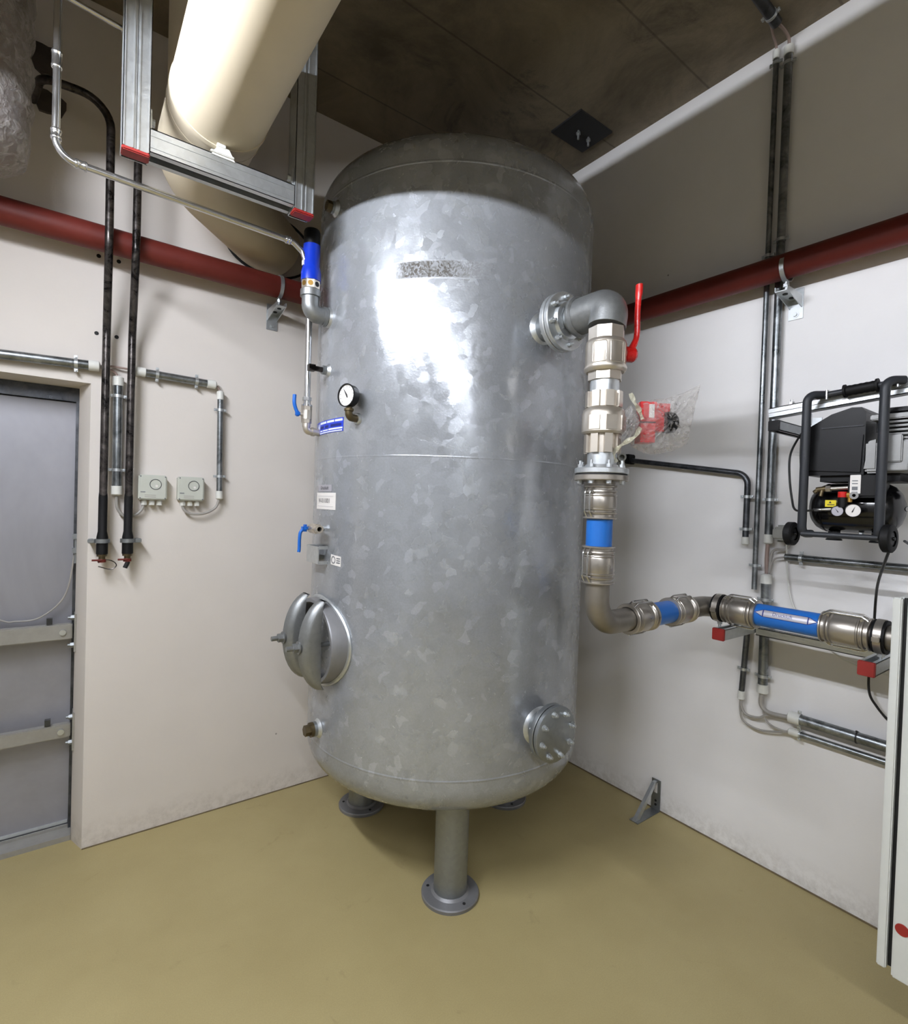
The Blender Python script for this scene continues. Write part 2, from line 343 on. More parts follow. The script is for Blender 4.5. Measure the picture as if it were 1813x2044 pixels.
def bolts(parent, c, ax, R, n, r=0.009, h=0.012, mat='zinc', rot=0.0, stud=0.0, name='bolt'):
    u, v, w_ = frame(ax); c = V(c)
    for k in range(n):
        a = rot + 2 * PI * k / n; p = c + u * (R * math.cos(a)) + v * (R * math.sin(a)); m = MB()
        m.cyl(p, p + w_ * 0.002, r * 1.25, n=12); m.prism(p + w_ * 0.002, p + w_ * h, r, 6, rot=a)
        if stud: m.cyl(p + w_ * h, p + w_ * (h + stud), r * 0.55, n=8)
        m.build(name, mat, parent)
def channel(mb, a, b, w, up, slot=0.4, t=0.003, lip=0.3):
    """C-section from a to b; 'up' points out of the open slotted side."""
    a, b, up = V(a), V(b), V(up).normalized(); d = (b - a); ax = d.normalized(); s = ax.cross(up); h = w / 2; m = (a + b) / 2; L = d / 2
    mb.obox(m - up * (h - t / 2), L, s * h, up * (t / 2))
    for q in (-1, 1):
        mb.obox(m + s * (q * (h - t / 2)), L, s * (t / 2), up * h)
        lw = h * (1 - slot); mb.obox(m + s * (q * (h - lw / 2)) + up * (h - t / 2), L, s * (lw / 2), up * (t / 2))
        mb.obox(m + s * (q * (h - lw + t / 2)) + up * (h - t - w * 0.06), L, s * (t / 2), up * (w * 0.08))
    return mb

# ================================================================== the room
X0, Y0, H = -5.2, -5.6, 3.49
struct(MB().box((X0, Y0, -0.12), (0.25, 0.6, 0.0)).build('floor', 'floor'))
struct(MB().box((X0, Y0, H), (0.25, 0.25, H + 0.15)).build('ceiling', 'ceiling'))
DX, DZ = -2.327, 1.947          # right edge and head of the door recess in the left wall
wl = MB().box((DX, 0, 0), (0.25, 0.25, H)).box((-3.55, 0, DZ), (DX, 0.25, H)).box((X0, 0, 0), (-3.55, 0.25, H))
wl.hexa([(-2.363, 0.10, 0), (DX, 0.0005, 0), (DX, 0.24, 0), (-2.363, 0.24, 0), (-2.363, 0.10, DZ), (DX, 0.0005, DZ), (DX, 0.24, DZ), (-2.363, 0.24, DZ)])
struct(wl.build('wall_left', 'wall'))
struct(MB().box((0, Y0, 0), (0.25, 0, H)).build('wall_right', 'wall_r'))
struct(MB().box((X0 - 0.2, Y0, 0), (X0, 0.25, H)).build('wall_far_left', 'wall_plain'))
struct(MB().box((X0, Y0 - 0.2, 0), (0.25, Y0, H)).build('wall_back', 'wall_plain'))
# dirty joint where floor and walls meet
struct(MB().box((DX, -0.004, 0), (0, 0.0, 0.004)).build('trim_1', 'joint'))
struct(MB().box((-0.005, Y0, 0), (0, -0.006, 0.005)).build('trim_2', 'joint'))
# --- door in the recess
d1 = MB().box((-3.55, 0.19, 0.03), (-2.372, 0.235, 1.885)).build('door_1', 'door'); struct(d1)
MB().box((-3.55, 0.17, 1.888), (-2.363, 0.24, 1.946)).build('head_band', 'dark_steel', d1)  # dark strip across the gap above the door
MB().box((-2.374, 0.165, 0.0), (-2.3635, 0.24, 1.888)).build('door_frame', 'dark_steel', d1)
MB().box((-3.55, 0.10, 0.0), (-2.364, 0.24, 0.022)).box((-3.55, 0.175, 0.022), (-2.364, 0.18, 0.034)).build('threshold', 'door_bar', d1)
MB().box((-3.55, 0.186, 0.036), (-2.376, 0.19, 0.05)).build('bottom_edge', 'zinc', d1)
def door_bar(z, h, label):
    t = thing('barrier_bar', label, 'bar', (-2.36, 0.12, z), 'steel bars across the door')
    MB().rbox((-3.5, 0.10, z - h / 2), (-2.372, 0.135, z + h / 2), 0.004).build('bar', 'door_bar', t)
    MB().box((-2.366, 0.085, z - 0.085), (-2.358, 0.15, z + 0.075)).build('wall_plate', 'door_bar', t)
    MB().box((-2.46, 0.10, z + h / 2 + 0.004), (-2.44, 0.12, z + h / 2 + 0.03)).build('catch', 'dark_steel', t)
    for dz in (h / 2 + 0.024, -h / 2 - 0.028):
        MB().cyl((-2.388, 0.115, z + dz), (-2.358, 0.115, z + dz), 0.007, n=10).prism((-2.379, 0.115, z + dz), (-2.366, 0.115, z + dz), 0.012).build('bolt', 'zinc_dull', t)
    MB().cyl((-2.405, 0.092, z), (-2.405, 0.10, z), 0.012, n=14).build('rivet', 'zinc', t)
door_bar(0.902, 0.066, 'upper grey steel bar across the grey door, below the hanging cable')
door_bar(0.478, 0.058, 'lower grey steel bar across the grey door, near the floor')
t = thing('door_cable', 'thin pale cable looping down across the grey door', 'cable', (-2.364, 0.14, 1.3))
MB().tube(smooth_path([(-2.368, 0.14, 1.30), (-2.371, 0.14, 1.22), (-2.40, 0.15, 1.05), (-2.482, 0.16, 0.962), (-2.563, 0.165, 0.952), (-2.61, 0.165, 0.962), (-2.75, 0.16, 1.05), (-2.9, 0.16, 1.2)]), 0.0035, 8).build('cord', 'cable_grey', t)
for z in (1.305, 1.245): MB().rbox((-2.378, 0.12, z - 0.012), (-2.358, 0.15, z + 0.012), 0.003).build('clip', 'zinc_dull', t)
MB().cyl((-2.366, 0.135, 1.19), (-2.366, 0.135, 1.30), 0.006, n=10).build('rod', 'zinc_dull', t)

# ================================================================== lamps (fluorescent battens hung in a row)
def batten(y0, y1, label, glow='lamp'):
    x, z = -2.92, 2.685; t = thing('batten_lamp', label, 'lamp', (x, (y0 + y1) / 2, z), 'fluorescent battens in a row')
    MB().rbox((x - 0.03, y0 - 0.03, z + 0.050), (x + 0.03, y1 + 0.03, z + 0.11), 0.005).build('housing', 'lamp_body', t)
    rf = MB()
    e0, e1 = y0 - 0.13, y1 + 0.13
    for q in (-1, 1): rf.hexa([(x, e0, z + 0.052), (x + q * 0.135, e0, z + 0.0375), (x + q * 0.135, e1, z + 0.0375), (x, e1, z + 0.052), (x, e0, z + 0.055), (x + q * 0.135, e0, z + 0.0405), (x + q * 0.135, e1, z + 0.0405), (x, e1, z + 0.055)])
    for e in (e0, e1): rf.box((x - 0.135, e - 0.003, z + 0.018), (x + 0.135, e + 0.003, z + 0.055))  # unseen wings, overhang and end plates added to cut light going up
    rf.build('light_shield', 'lamp_body', t)
    MB().cyl((x, y0, z), (x, y1, z), 0.013, n=20).build('tube', glow, t)
    for y in (y0, y1): MB().rbox((x - 0.018, y - 0.015, z - 0.02), (x + 0.018, y + 0.015, z + 0.04), 0.004).build('lamp_holder', 'lamp_body', t)
    for y in (y0 + 0.2, y1 - 0.2): MB().cyl((x, y, z + 0.10), (x, y, H), 0.004, n=8).build('suspension_rod', 'zinc', t)
batten(-2.14, -0.94, 'white fluorescent batten above left of the camera, nearest the left wall')
batten(-3.70, -2.50, 'white fluorescent batten above and just behind the camera', 'lamp_far')
batten(-5.26, -4.06, 'added unseen white fluorescent batten far behind the camera, brightening the right wall', 'lamp_far')  # extra batten out of view, added for more light on the right wall

# ================================================================== pressure tank
TX, TY, TR = -0.99, -0.70, 0.60
tank = thing('pressure_tank', 'large galvanised cylindrical compressed air tank standing on three feet in the corner', 'tank', (TX, TY, 0))
def head(z, sgn, n1=10, n2=10):   # torispherical end: crown radius 1.2, knuckle radius 0.12
    Rc, rk = 1.2, 0.12; hc = math.sqrt((Rc - rk) ** 2 - (TR - rk) ** 2); am = math.asin((TR - rk) / (Rc - rk)); o = []
    for k in range(n1 + 1): a = am * k / n1; o.append((z + sgn * (Rc * math.cos(a) - hc), max(1e-5, Rc * math.sin(a))))
    for k in range(1, n2 + 1): a = am + (PI / 2 - am) * k / n2; o.append((z + sgn * rk * math.cos(a), TR - rk + rk * math.sin(a)))
    return o
ZB, ZT = 0.500, 2.700
prof = head(ZB, -1) + [(ZB + (ZT - ZB) * k / 12, TR) for k in range(1, 12)] + list(reversed(head(ZT, 1)))
MB().lathe((TX, TY, 0), (0, 0, 1), prof, 128).build('shell', 'tank', tank, sharp=60)
for z, w_ in ((0.531, 0.0024), (2.668, 0.0024), (1.66, 0.0006)):
    MB().lathe((TX, TY, 0), (0, 0, 1), [(z - 0.006, TR - 0.001), (z - 0.003, TR + w_ * 0.45), (z + 0.003, TR + w_ * 0.45), (z + 0.006, TR - 0.001)], 128).build('weld_seam', 'tank', tank, sharp=80)
def tp(a, z, off=0.0): return V((TX + (TR + off) * math.cos(a), TY + (TR + off) * math.sin(a), z))
for a in (241.3, 121.3, 1.3):
    a = math.radians(a); x, y = TX + 0.416 * math.cos(a), TY + 0.416 * math.sin(a)
    lg = MB().cyl((x, y, 0.016), (x, y, 0.40), 0.064, n=40).build('leg', 'foot_paint' if False else 'zinc_dull', tank)
    MB().lathe((x, y, 0), (0, 0, 1), [(0, 1e-5), (0, 0.110), (0.012, 0.111), (0.016, 0.108), (0.018, 0.074), (0.026, 0.066), (0.026, 0.05)], 44).build('foot_plate', 'foot_paint', lg)
    for q in (0.5, 2.6, 4.4): MB().cyl((x + 0.088 * math.cos(q + a), y + 0.088 * math.sin(q + a), 0.014), (x + 0.088 * math.cos(q + a), y + 0.088 * math.sin(q + a), 0.0185), 0.006, n=10).build('anchor_hole', 'gasket', lg)
def stub(ax_deg, z, r, L, dy=0.0, name='nozzle', mat='zinc_dull'):   # socket welded to the shell along -X (180) or -Y (270)
    a = math.radians(ax_deg); d = V((math.cos(a), math.sin(a), 0)); s = V((-d.y, d.x, 0)); b = V((TX, TY, z)) + s * dy
    q = math.sqrt(TR ** 2 - dy ** 2); p = b + d * (q - 0.02)
    o = MB().lathe(p, d, [(0, r), (L + 0.02, r), (L + 0.02, r * 0.6)], 28).build(name, mat, tank)
    MB().lathe(p, d, [(0.016, r + 0.012), (0.024, r + 0.006), (0.03, r)], 28).build('weld_bead', 'zinc', o); return p + d * (L + 0.02), d
# plugs along the left flank
p, d = stub(180, 2.0, 0.017, 0.025); MB().cyl(p, p + d * 0.03, 0.010, n=14).prism(p + d * 0.03, p + d * 0.055, 0.017, 4, PI / 4).build('square_plug', 'black_steel', tank)
p, d = stub(180, 0.60, 0.028, 0.022); MB().cyl(p, p + d * 0.012, 0.028, n=24).prism(p + d * 0.012, p + d * 0.034, 0.021, 6).build('brass_plug', 'brass_old', tank)
p, d = stub(180, 2.612, 0.022, 0.02, 0.03); MB().prism(p, p + d * 0.018, 0.02, 6).build('brass_plug', 'brass_old', tank)
# --- manhole on the left flank
mc = V((TX, TY, 0.952)); ey, ez = V((0, 1, 0)), V((0, 0, 1)); dX = V((-1, 0, 0))
def oval(mb, prof, n=64):
    vs = []; fs = []; m = n
    for x, k, dz in prof:
        for i in range(n):
            a = 2 * PI * i / n; vs.append(V((x, TY + (0.197 * k + dz) * math.cos(a), 0.952 + (0.163 * k + dz) * math.sin(a))))
    for j in range(len(prof) - 1):
        for i in range(n): fs.append((j * m + i, j * m + (i + 1) % n, (j + 1) * m + (i + 1) % n, (j + 1) * m + i))
    return mb.add(vs, fs, True)
man = oval(MB(), [(-1.40, 1, 0), (-1.622, 1, 0), (-1.628, 1, -0.004), (-1.628, 1, -0.016), (-1.622, 1, -0.02), (-1.45, 1, -0.02)]).build('manhole_neck', 'foot_paint', tank)
# weld bead following the shell round the neck
bead = []
for i in range(65):
    a = 2 * PI * i / 64; y = 0.200 * math.cos(a); bead.append((TX - math.sqrt(TR ** 2 - y * y) - 0.003, TY + y, 0.952 + 0.166 * math.sin(a)))
MB().tube(bead, 0.009, 8, caps=False).build('weld_bead', 'zinc', man)
cov = oval(MB(), [(-1.525, 0.001, 0), (-1.522, 0.5, 0), (-1.505, 0.85, 0), (-1.525, 1, -0.026), (-1.530, 1, -0.024), (-1.530, 1, -0.020)]).build('manhole_cover', 'dark_steel', tank)
for y in (-0.605, -0.775):
    yk = MB(); N = 14; vs = []; fs = []
    for k in range(N + 1):
        a = -1.22 + 2.44 * k / N; zc = 0.952 + 0.166 * math.sin(a) / math.sin(1.22); g_ = (math.cos(a) - math.cos(1.22)) / (1 - math.cos(1.22))
        xo = -1.632 - 0.070 * g_; xi = -1.622 - 0.012 * g_; hw = 0.026 + 0.010 * g_
        for dx, dy in ((xo, -hw * 0.5), (xo - 0.007, 0), (xo, hw * 0.5), (xo + 0.012, hw * 0.88), (xo + 0.024, hw), (xi, hw), (xi, hw * 0.75), (xo + 0.03, hw * 0.6), (xo + 0.03, -hw * 0.6), (xi, -hw * 0.75), (xi, -hw), (xo + 0.024, -hw), (xo + 0.012, -hw * 0.88)): vs.append(V((min(dx, -1.612), y + dy, zc)))
    q = 13
    for k in range(N):
        for i in range(q): fs.append((k * q + i, k * q + (i + 1) % q, (k + 1) * q + (i + 1) % q, (k + 1) * q + i))
    fs += [tuple(range(q)), tuple(range(N * q, (N + 1) * q))]
    ya = yk.add(vs, fs, True).build('manhole_yoke', 'cast', tank)
    sb = MB().cyl((-1.54, y, 0.951), (-1.752, y, 0.951), 0.0095, n=14).build('stud', 'cast', ya)
    MB().cyl((-1.704, y, 0.951), (-1.709, y, 0.951), 0.024, n=20).prism((-1.709, y, 0.951), (-1.727, y, 0.951), 0.0175).build('nut', 'cast', ya)
# --- blind flange, lower right
fx, fz, fy = -0.985, 0.69, TY - TR
neck = MB().lathe((fx, fy + 0.03, fz), (0, -1, 0), [(0, 0.060), (0.072, 0.060), (0.086, 0.066)], 40).build('flange_neck', 'zinc_dull', tank)
MB().lathe((fx, fy + 0.012, fz), (0, -1, 0), [(0, 0.078), (0.012, 0.070), (0.02, 0.060)], 40).build('weld_bead', 'zinc', neck)
MB().lathe((fx, fy - 0.052, fz), (0, -1, 0), [(0, 0.05), (0, 0.099), (0.002, 0.1), (0.016, 0.1), (0.018, 0.098)], 48).build('welding_flange', 'zinc_dull', tank)
MB().cyl((fx, fy - 0.070, fz), (fx, fy - 0.074, fz), 0.0955, n=48).build('flange_gasket', 'gasket', tank)
bl = MB().lathe((fx, fy - 0.074, fz), (0, -1, 0), [(0, 1e-5), (0, 0.098), (0.002, 0.1), (0.016, 0.1), (0.018, 0.097), (0.018, 1e-5)], 48).build('blind_flange', 'zinc_dull', tank)
bolts(bl, (fx, fy - 0.092, fz), (0, -1, 0), 0.078, 8, 0.009, 0.012, 'zinc', rot=0.25, stud=0.008)
bolts(tank, (fx, fy - 0.050, fz), (0, 1, 0), 0.078, 8, 0.009, 0.012, 'zinc', rot=0.25, stud=0.0, name='nut')
# --- outlet nozzle, upper right, with its own flange
nx, nz = -1.028, 2.138
neck = MB().lathe((nx, fy + 0.03, nz), (0, -1, 0), [(0, 0.048), (0.087, 0.048), (0.104, 0.056)], 40).build('outlet_neck', 'zinc_dull', tank)
MB().lathe((nx, fy + 0.012, nz), (0, -1, 0), [(0, 0.064), (0.010, 0.057), (0.018, 0.048)], 40).build('weld_bead', 'zinc', neck)
MB().lathe((nx, fy - 0.072, nz), (0, -1, 0), [(0, 0.045), (0, 0.097), (0.002, 0.099), (0.016, 0.099), (0.018, 0.097), (0.018, 0.04)], 48).build('outlet_flange', 'zinc', tank)
bolts(tank, (nx, fy - 0.072, nz), (0, 1, 0), 0.078, 8, 0.0085, 0.011, 'zinc', rot=0.2, stud=0.006, name='nut')
# --- signs stuck on the shell
def ang(y): return PI + math.asin((TY - y) / TR) if True else 0
def patch(name, mat, y0, y1, z0, z1, off=0.0015, parent=tank, tilt=0.0, n=14):
    vs = []; fs = []
    for k in range(n + 1):
        a = ang(y0 + (y1 - y0) * k / n); dz = tilt * (k / n - 0.5)
        for z in (z0, z1):
            vs.append(tp(a, z + dz, 0.0002)); vs.append(tp(a, z + dz, off))
    for k in range(n):
        b = k * 4; c = b + 4
        fs += [(b + 1, c + 1, c + 3, b + 3), (b, b + 2, c + 2, c), (b, c, c + 1, b + 1), (b + 2, b + 3, c + 3, c + 2)]
    fs += [(0, 1, 3, 2), (n * 4, n * 4 + 2, n * 4 + 3, n * 4 + 1)]
    return MB().add(vs, fs, True).build(name, mat, parent)
def on_tank(yc, zc, off): return lambda x, z: tp(ang(yc - x), zc + z, off)
s = patch('silver_sign', 'label_silver', -0.629, -0.761, 1.531, 1.557); s['label'] = 'small silver sign reading Druckluft'
text_mb('Druckluft', 0.019, on_tank(-0.70, 1.544, 0.0021)).build('lettering', 'ink', s)
s = patch('white_sign', 'label_white', -0.609, -0.791, 1.461, 1.526); s['label'] = 'white sign with printed number'
text_mb('W-011001', 0.026, on_tank(-0.695, 1.494, 0.0021)).build('lettering', 'ink', s)
for z in (1.512, 1.473): patch('ruled_line', 'label_silver', -0.625, -0.775, z - 0.0006, z + 0.0006, 0.002, s)
s = patch('blue_sign', 'blue_sign', -0.575, -0.826, 1.757, 1.808, tilt=0.0); s['label'] = 'blue company sign with white print'
for (y0, y1, z0, z1) in ((-0.635, -0.700, 1.796, 1.804), (-0.708, -0.765, 1.796, 1.804), (-0.772, -0.822, 1.796, 1.804), (-0.635, -0.66, 1.767, 1.772), (-0.668, -0.715, 1.767, 1.772), (-0.722, -0.822, 1.767, 1.773), (-0.63, -0.82, 1.759, 1.763), (-0.593, -0.602, 1.763, 1.80), (-0.606, -0.612, 1.763, 1.792), (-0.616, -0.626, 1.763, 1.80)):
    patch('print_bar', 'ink_pale', y0, y1, z0, z1, 0.002, s, n=4)
for (y0, y1) in ((-0.635, -0.672), (-0.69, -0.72), (-0.74, -0.815)): patch('print_bar', 'ink_blue', y0, y1, 1.778, 1.788, 0.002, s, n=4)
s = patch('inspection_sticker', 'label_white', -0.770, -0.834, 1.252, 1.290, tilt=-0.004); s['label'] = 'white inspection sticker with a round grey emblem'
rg = MB(); vs = []; fs = []
for k in range(28):
    a = 2 * PI * k / 28
    for r in (0.010, 0.0145): vs.append(on_tank(-0.788, 1.272, 0.0021)(r * math.cos(a), r * math.sin(a)))
for k in range(28): b = 2 * k; c = 2 * ((k + 1) % 28); fs.append((b, b + 1, c + 1, c))
rg.add(vs, fs).build('emblem_ring', 'ink_grey', s)
for z in (1.277, 1.269, 1.261): patch('print_bar', 'ink_grey', -0.808, -0.830, z, z + 0.0045, 0.002, s, n=3)
# nameplate holder
pl = MB().box((-1.628, -0.625, 1.252), (-1.624, -0.742, 1.318)).build('nameplate', 'zinc', tank); pl['label'] = 'galvanised nameplate holder'
MB().box((-1.624, -0.738, 1.250), (-1.575, -0.742, 1.262)).build('standoff', 'zinc', pl); MB().box((-1.624, -0.738, 1.308), (-1.575, -0.742, 1.320)).build('standoff', 'zinc', pl)
MB().box((-1.624, -0.630, 1.252), (-1.58, -0.625, 1.318)).build('standoff', 'zinc', pl)

# ================================================================== fittings on the left flank of the tank
# pressure gauge
ga = math.radians(199.5); gd = V((math.cos(ga), math.sin(ga), 0)); gs = V((-gd.y, gd.x, 0))
g = thing('pressure_gauge', 'round black pressure gauge with white dial on the tank flank', 'gauge', tp(ga, 1.80))
b0 = tp(ga, 1.795, -0.01)
MB().lathe(b0, gd, [(0, 0.024), (0.014, 0.021), (0.020, 0.017), (0.02, 0.01)], 24).build('socket', 'zinc', g)
MB().tube(fillet([b0, b0 + gd * 0.055, b0 + gd * 0.055 + V((0, 0, 0.03))], 0.02), 0.0135, 16).cyl(b0 + gd * 0.055 + V((0, 0, 0.022)), b0 + gd * 0.055 + V((0, 0, 0.03)), 0.017, n=20).build('elbow', 'brass_old', g)
MB().prism(b0 + gd * 0.055 + V((0, 0, 0.03)), b0 + gd * 0.055 + V((0, 0, 0.042)), 0.011).build('connection', 'brass_old', g)
gc = b0 + gd * 0.040 + V((0, 0, 0.075))
MB().lathe(gc, gd, [(0, 1e-5), (0, 0.036), (0.004, 0.039), (0.026, 0.040), (0.030, 0.0415), (0.032, 0.0415), (0.032, 0.0375), (0.027, 0.0375)], 40).build('case', 'black', g)
fc = gc + gd * 0.0275; dial = MB().cyl(fc - gd * 0.001, fc, 0.0378, n=40).build('dial', 'label_white', g)
def gp(r, a, o=0.0006): return fc + gs * (r * math.cos(a)) + V((0, 0, 1)) * (r * math.sin(a)) + gd * o
def tick(a, r0, r1, w_, o=0.0006):
    t_ = V((0, 0, 1)) * math.cos(a) - gs * math.sin(a); return [gp(r0, a, o) - t_ * w_, gp(r1, a, o) - t_ * w_, gp(r1, a, o) + t_ * w_, gp(r0, a, o) + t_ * w_]
for k in range(11): MB().extrude(tick(math.radians(225 - 27 * k), 0.028, 0.034, 0.0008), gd * 0.0004).build('tick', 'ink_grey', dial)
MB().extrude([gp(0.004, math.radians(45)), gp(0.008, math.radians(-50)), gp(0.010, math.radians(-65)), gp(0.008, math.radians(-80)), gp(0.028, math.radians(122), 0.001)], gd * 0.0015).build('needle', 'ink', dial)
# small ball valve with hanging blue lever
v = thing('sampling_valve', 'small nickel ball valve with hanging blue lever on the tank, below the white sign', 'valve', (-1.59, -0.71, 1.387))
MB().cyl((-1.57, -0.70, 1.387), (-1.64, -0.70, 1.387), 0.010, n=16).prism((-1.60, -0.70, 1.387), (-1.615, -0.70, 1.387), 0.014).build('nipple', 'zinc', v)
MB().lathe((-1.637, -0.685, 1.387), (0, -1, 0), [(0, 1e-5), (0, 0.013), (0.012, 0.019), (0.05, 0.019), (0.05, 0.016), (0.088, 0.016), (0.088, 0.009), (0.07, 0.009), (0.07, 1e-5)], 20).prism((-1.637, -0.735, 1.387), (-1.637, -0.755, 1.387), 0.0205).build('body', 'nickel', v)
MB().cyl((-1.637, -0.71, 1.387), (-1.665, -0.705, 1.389), 0.008, n=12).build('stem', 'nickel', v)
MB().rbox((-1.68, -0.722, 1.375), (-1.655, -0.690, 1.402), 0.008).tube(smooth_path([(-1.672, -0.706, 1.385), (-1.685, -0.706, 1.372), (-1.688, -0.706, 1.345), (-1.688, -0.706, 1.31), (-1.690, -0.706, 1.297)]), 0.0062, 10).build('lever', 'blue_lever', v)
# safety valve with blue casing
sv = thing('safety_valve', 'tall blue safety valve with black cap on an elbow at the upper tank flank', 'valve', (-1.665, -0.69, 2.2))
p0 = V((TX - TR, -0.69, 2.207)); ax = V((-1.665, -0.69, 0))
MB().lathe((-1.57, -0.69, 2.207), (-1, 0, 0), [(0, 0.046), (0.018, 0.040), (0.03, 0.036), (0.03, 0.02)], 32).build('socket', 'zinc', sv)
MB().tube(fillet([(-1.598, -0.69, 2.207), (-1.665, -0.69, 2.207), (-1.665, -0.69, 2.29)], 0.048, 12), 0.032, 28).cyl((-1.665, -0.69, 2.268), (-1.665, -0.69, 2.292), 0.038, n=32).cyl((-1.602, -0.69, 2.207), (-1.615, -0.69, 2.207), 0.037, n=32).build('elbow', 'cast', sv)
MB().lathe((-1.665, -0.69, 2.29), (0, 0, 1), [(0, 0.030), (0.006, 0.036), (0.036, 0.036), (0.036, 0.026)], 8).build('outlet_body', 'nickel', sv)
for k in range(8):
    a = 2 * PI * (k + 0.5) / 8; c = V((-1.665 + 0.0335 * math.cos(a), -0.69 + 0.0335 * math.sin(a), 2.311)); n_ = V((math.cos(a), math.sin(a), 0))
    MB().cyl(c - n_ * 0.002, c + n_ * 0.0009, 0.0095, n=14).build('relief_hole', 'brass' if k in (4, 5) else 'gasket', sv)
MB().lathe((-1.665, -0.69, 2.326), (0, 0, 1), [(0, 0.028), (0, 0.0375), (0.03, 0.0375), (0.05, 0.0335), (0.055, 0.0315), (0.136, 0.0315), (0.136, 0.02)], 36).build('casing', 'blue_valve', sv)
MB().lathe((-1.665, -0.69, 2.460), (0, 0, 1), [(0, 0.0305), (0.052, 0.0305), (0.060, 0.027), (0.062, 1e-5)], 32).build('cap', 'black', sv)
MB().box((-1.70, -0.697, 2.38), (-1.6955, -0.684, 2.42)).build('type_label', 'label_white', sv)
# condensate line with small blue-lever valve next to the safety valve
cl = thing('riser_pipe', 'thin bright vertical pipe with blue-lever valve beside the upper tank flank', 'pipe', (-1.645, -0.615, 1.77))
X, Y = -1.640, -0.615
MB().tube([(X, Y, 1.90), (X, Y, 2.36)], 0.0125, 20).build('pipe', 'chrome', cl)
MB().prism((X, Y, 1.888), (X, Y, 1.902), 0.018).cyl((X, Y, 1.87), (X, Y, 1.888), 0.0145, n=20).cyl((X, Y, 1.866), (X, Y, 1.872), 0.021, n=20).build('union_nut', 'chrome', cl)
MB().prism((X, Y, 1.848), (X, Y, 1.868), 0.021, 6, 0.3).cyl((X, Y, 1.815), (X, Y, 1.85), 0.0205, n=20).prism((X, Y, 1.80), (X, Y, 1.816), 0.020, 6, 0.3).build('valve_body', 'nickel', cl)
MB().cyl((X, Y, 1.83), (X - 0.04, Y - 0.006, 1.834), 0.007, n=12).build('stem', 'nickel', cl)
MB().tube(smooth_path([(X - 0.034, Y - 0.006, 1.832), (X - 0.042, Y - 0.006, 1.842), (X - 0.052, Y - 0.006, 1.87), (X - 0.052, Y - 0.006, 1.905)]), 0.0072, 10).rbox((X - 0.046, Y - 0.016, 1.822), (X - 0.03, Y + 0.006, 1.842), 0.004).build('lever', 'blue_lever', cl)
MB().tube(fillet([(X, Y, 1.80), (X, Y, 1.768), (-1.57, Y, 1.768)], 0.022), 0.0145, 18).cyl((X, Y, 1.785), (X, Y, 1.80), 0.016, n=18).cyl((X + 0.022, Y, 1.768), (X + 0.034, Y, 1.768), 0.0175, n=18).build('elbow', 'nickel', cl)

# ================================================================== outlet pipe run
PX, PY, PZ = -1.041, -1.587, 1.13       # vertical run, and height of the horizontal run
WX = -0.36                              # the run along the right wall
r = 0.0405
fe = thing('flanged_elbow', 'grey galvanised flanged elbow at the upper right tank outlet', 'pipe elbow', (nx, -1.40, nz))
yb = fy - 0.090
MB().cyl((nx, yb, nz), (nx, yb - 0.003, nz), 0.094, n=44).build('gasket', 'gasket', fe)
MB().lathe((nx, yb - 0.003, nz), (0, -1, 0), [(0, 0.03), (0, 0.097), (0.002, 0.099), (0.015, 0.099), (0.017, 0.097), (0.017, 0.066), (0.03, 0.062), (0.032, 0.056), (0.032, 0.04)], 48).build('flange', 'zinc', fe)
bolts(fe, (nx, yb - 0.020, nz), (0, -1, 0), 0.079, 8, 0.0085, 0.011, 'zinc', rot=0.2, stud=0.012)
MB().prism((nx, yb - 0.034, nz), (nx, yb - 0.040, nz), 0.050, 8).cyl((nx, yb - 0.030, nz), (nx, yb - 0.075, nz), 0.0445, n=36).build('nipple', 'zinc_dull', fe)
el = MB().tube(fillet([(nx, yb - 0.075, nz), (nx, PY, nz), (PX, PY, 2.068)], 0.062, 14), 0.0585, 36, caps=True)
el.lathe((nx, yb - 0.064, nz), (0, -1, 0), [(0, 0.05), (0, 0.064), (0.003, 0.067), (0.014, 0.067), (0.019, 0.0595)], 36)
el.build('elbow', 'cast', fe, sharp=50)
def vz(ax=None): return lambda z: V((PX, PY, z))
P = vz()
bv = thing('ball_valve', 'large nickel ball valve with upright red lever below the flanged elbow', 'valve', P(1.9))
MB().prism(P(2.026), P(2.064), 0.0565, 8, 0.15).build('hex_end', 'nickel', bv)
MB().lathe(P(1.926), (0, 0, 1), [(0, 0.045), (0, 0.058), (0.006, 0.064), (0.014, 0.066), (0.022, 0.0625), (0.086, 0.0625), (0.094, 0.061), (0.101, 0.055), (0.101, 0.04)], 44).build('body', 'nickel', bv)
for a0 in (200, 252, 304):
    pts = []
    fr = MB(); a0r = math.radians(a0); da = math.radians(20)
    loop = [(-da, -0.028), (-da * 0.85, -0.032), (da * 0.85, -0.032), (da, -0.028), (da, 0.028), (da * 0.85, 0.032), (-da * 0.85, 0.032), (-da, 0.028), (-da, -0.028)]
    dense = []
    for i in range(len(loop) - 1):
        for k in range(6): t_ = k / 6; dense.append((loop[i][0] * (1 - t_) + loop[i + 1][0] * t_, loop[i][1] * (1 - t_) + loop[i + 1][1] * t_))
    dense.append(loop[0])
    MB().tube([(PX + 0.0625 * math.cos(a0r + a), PY + 0.0625 * math.sin(a0r + a), 1.98 + z) for a, z in dense], 0.0013, 6, caps=False).build('cast_panel', 'nickel', bv)
la = math.radians(-28); ld = V((math.cos(la), math.sin(la), 0)); hub = P(1.990) + ld * 0.056
MB().cyl(hub - ld * 0.01, hub + ld * 0.018, 0.019, n=24).build('stem_boss', 'nickel', bv)
h2 = hub + ld * 0.024
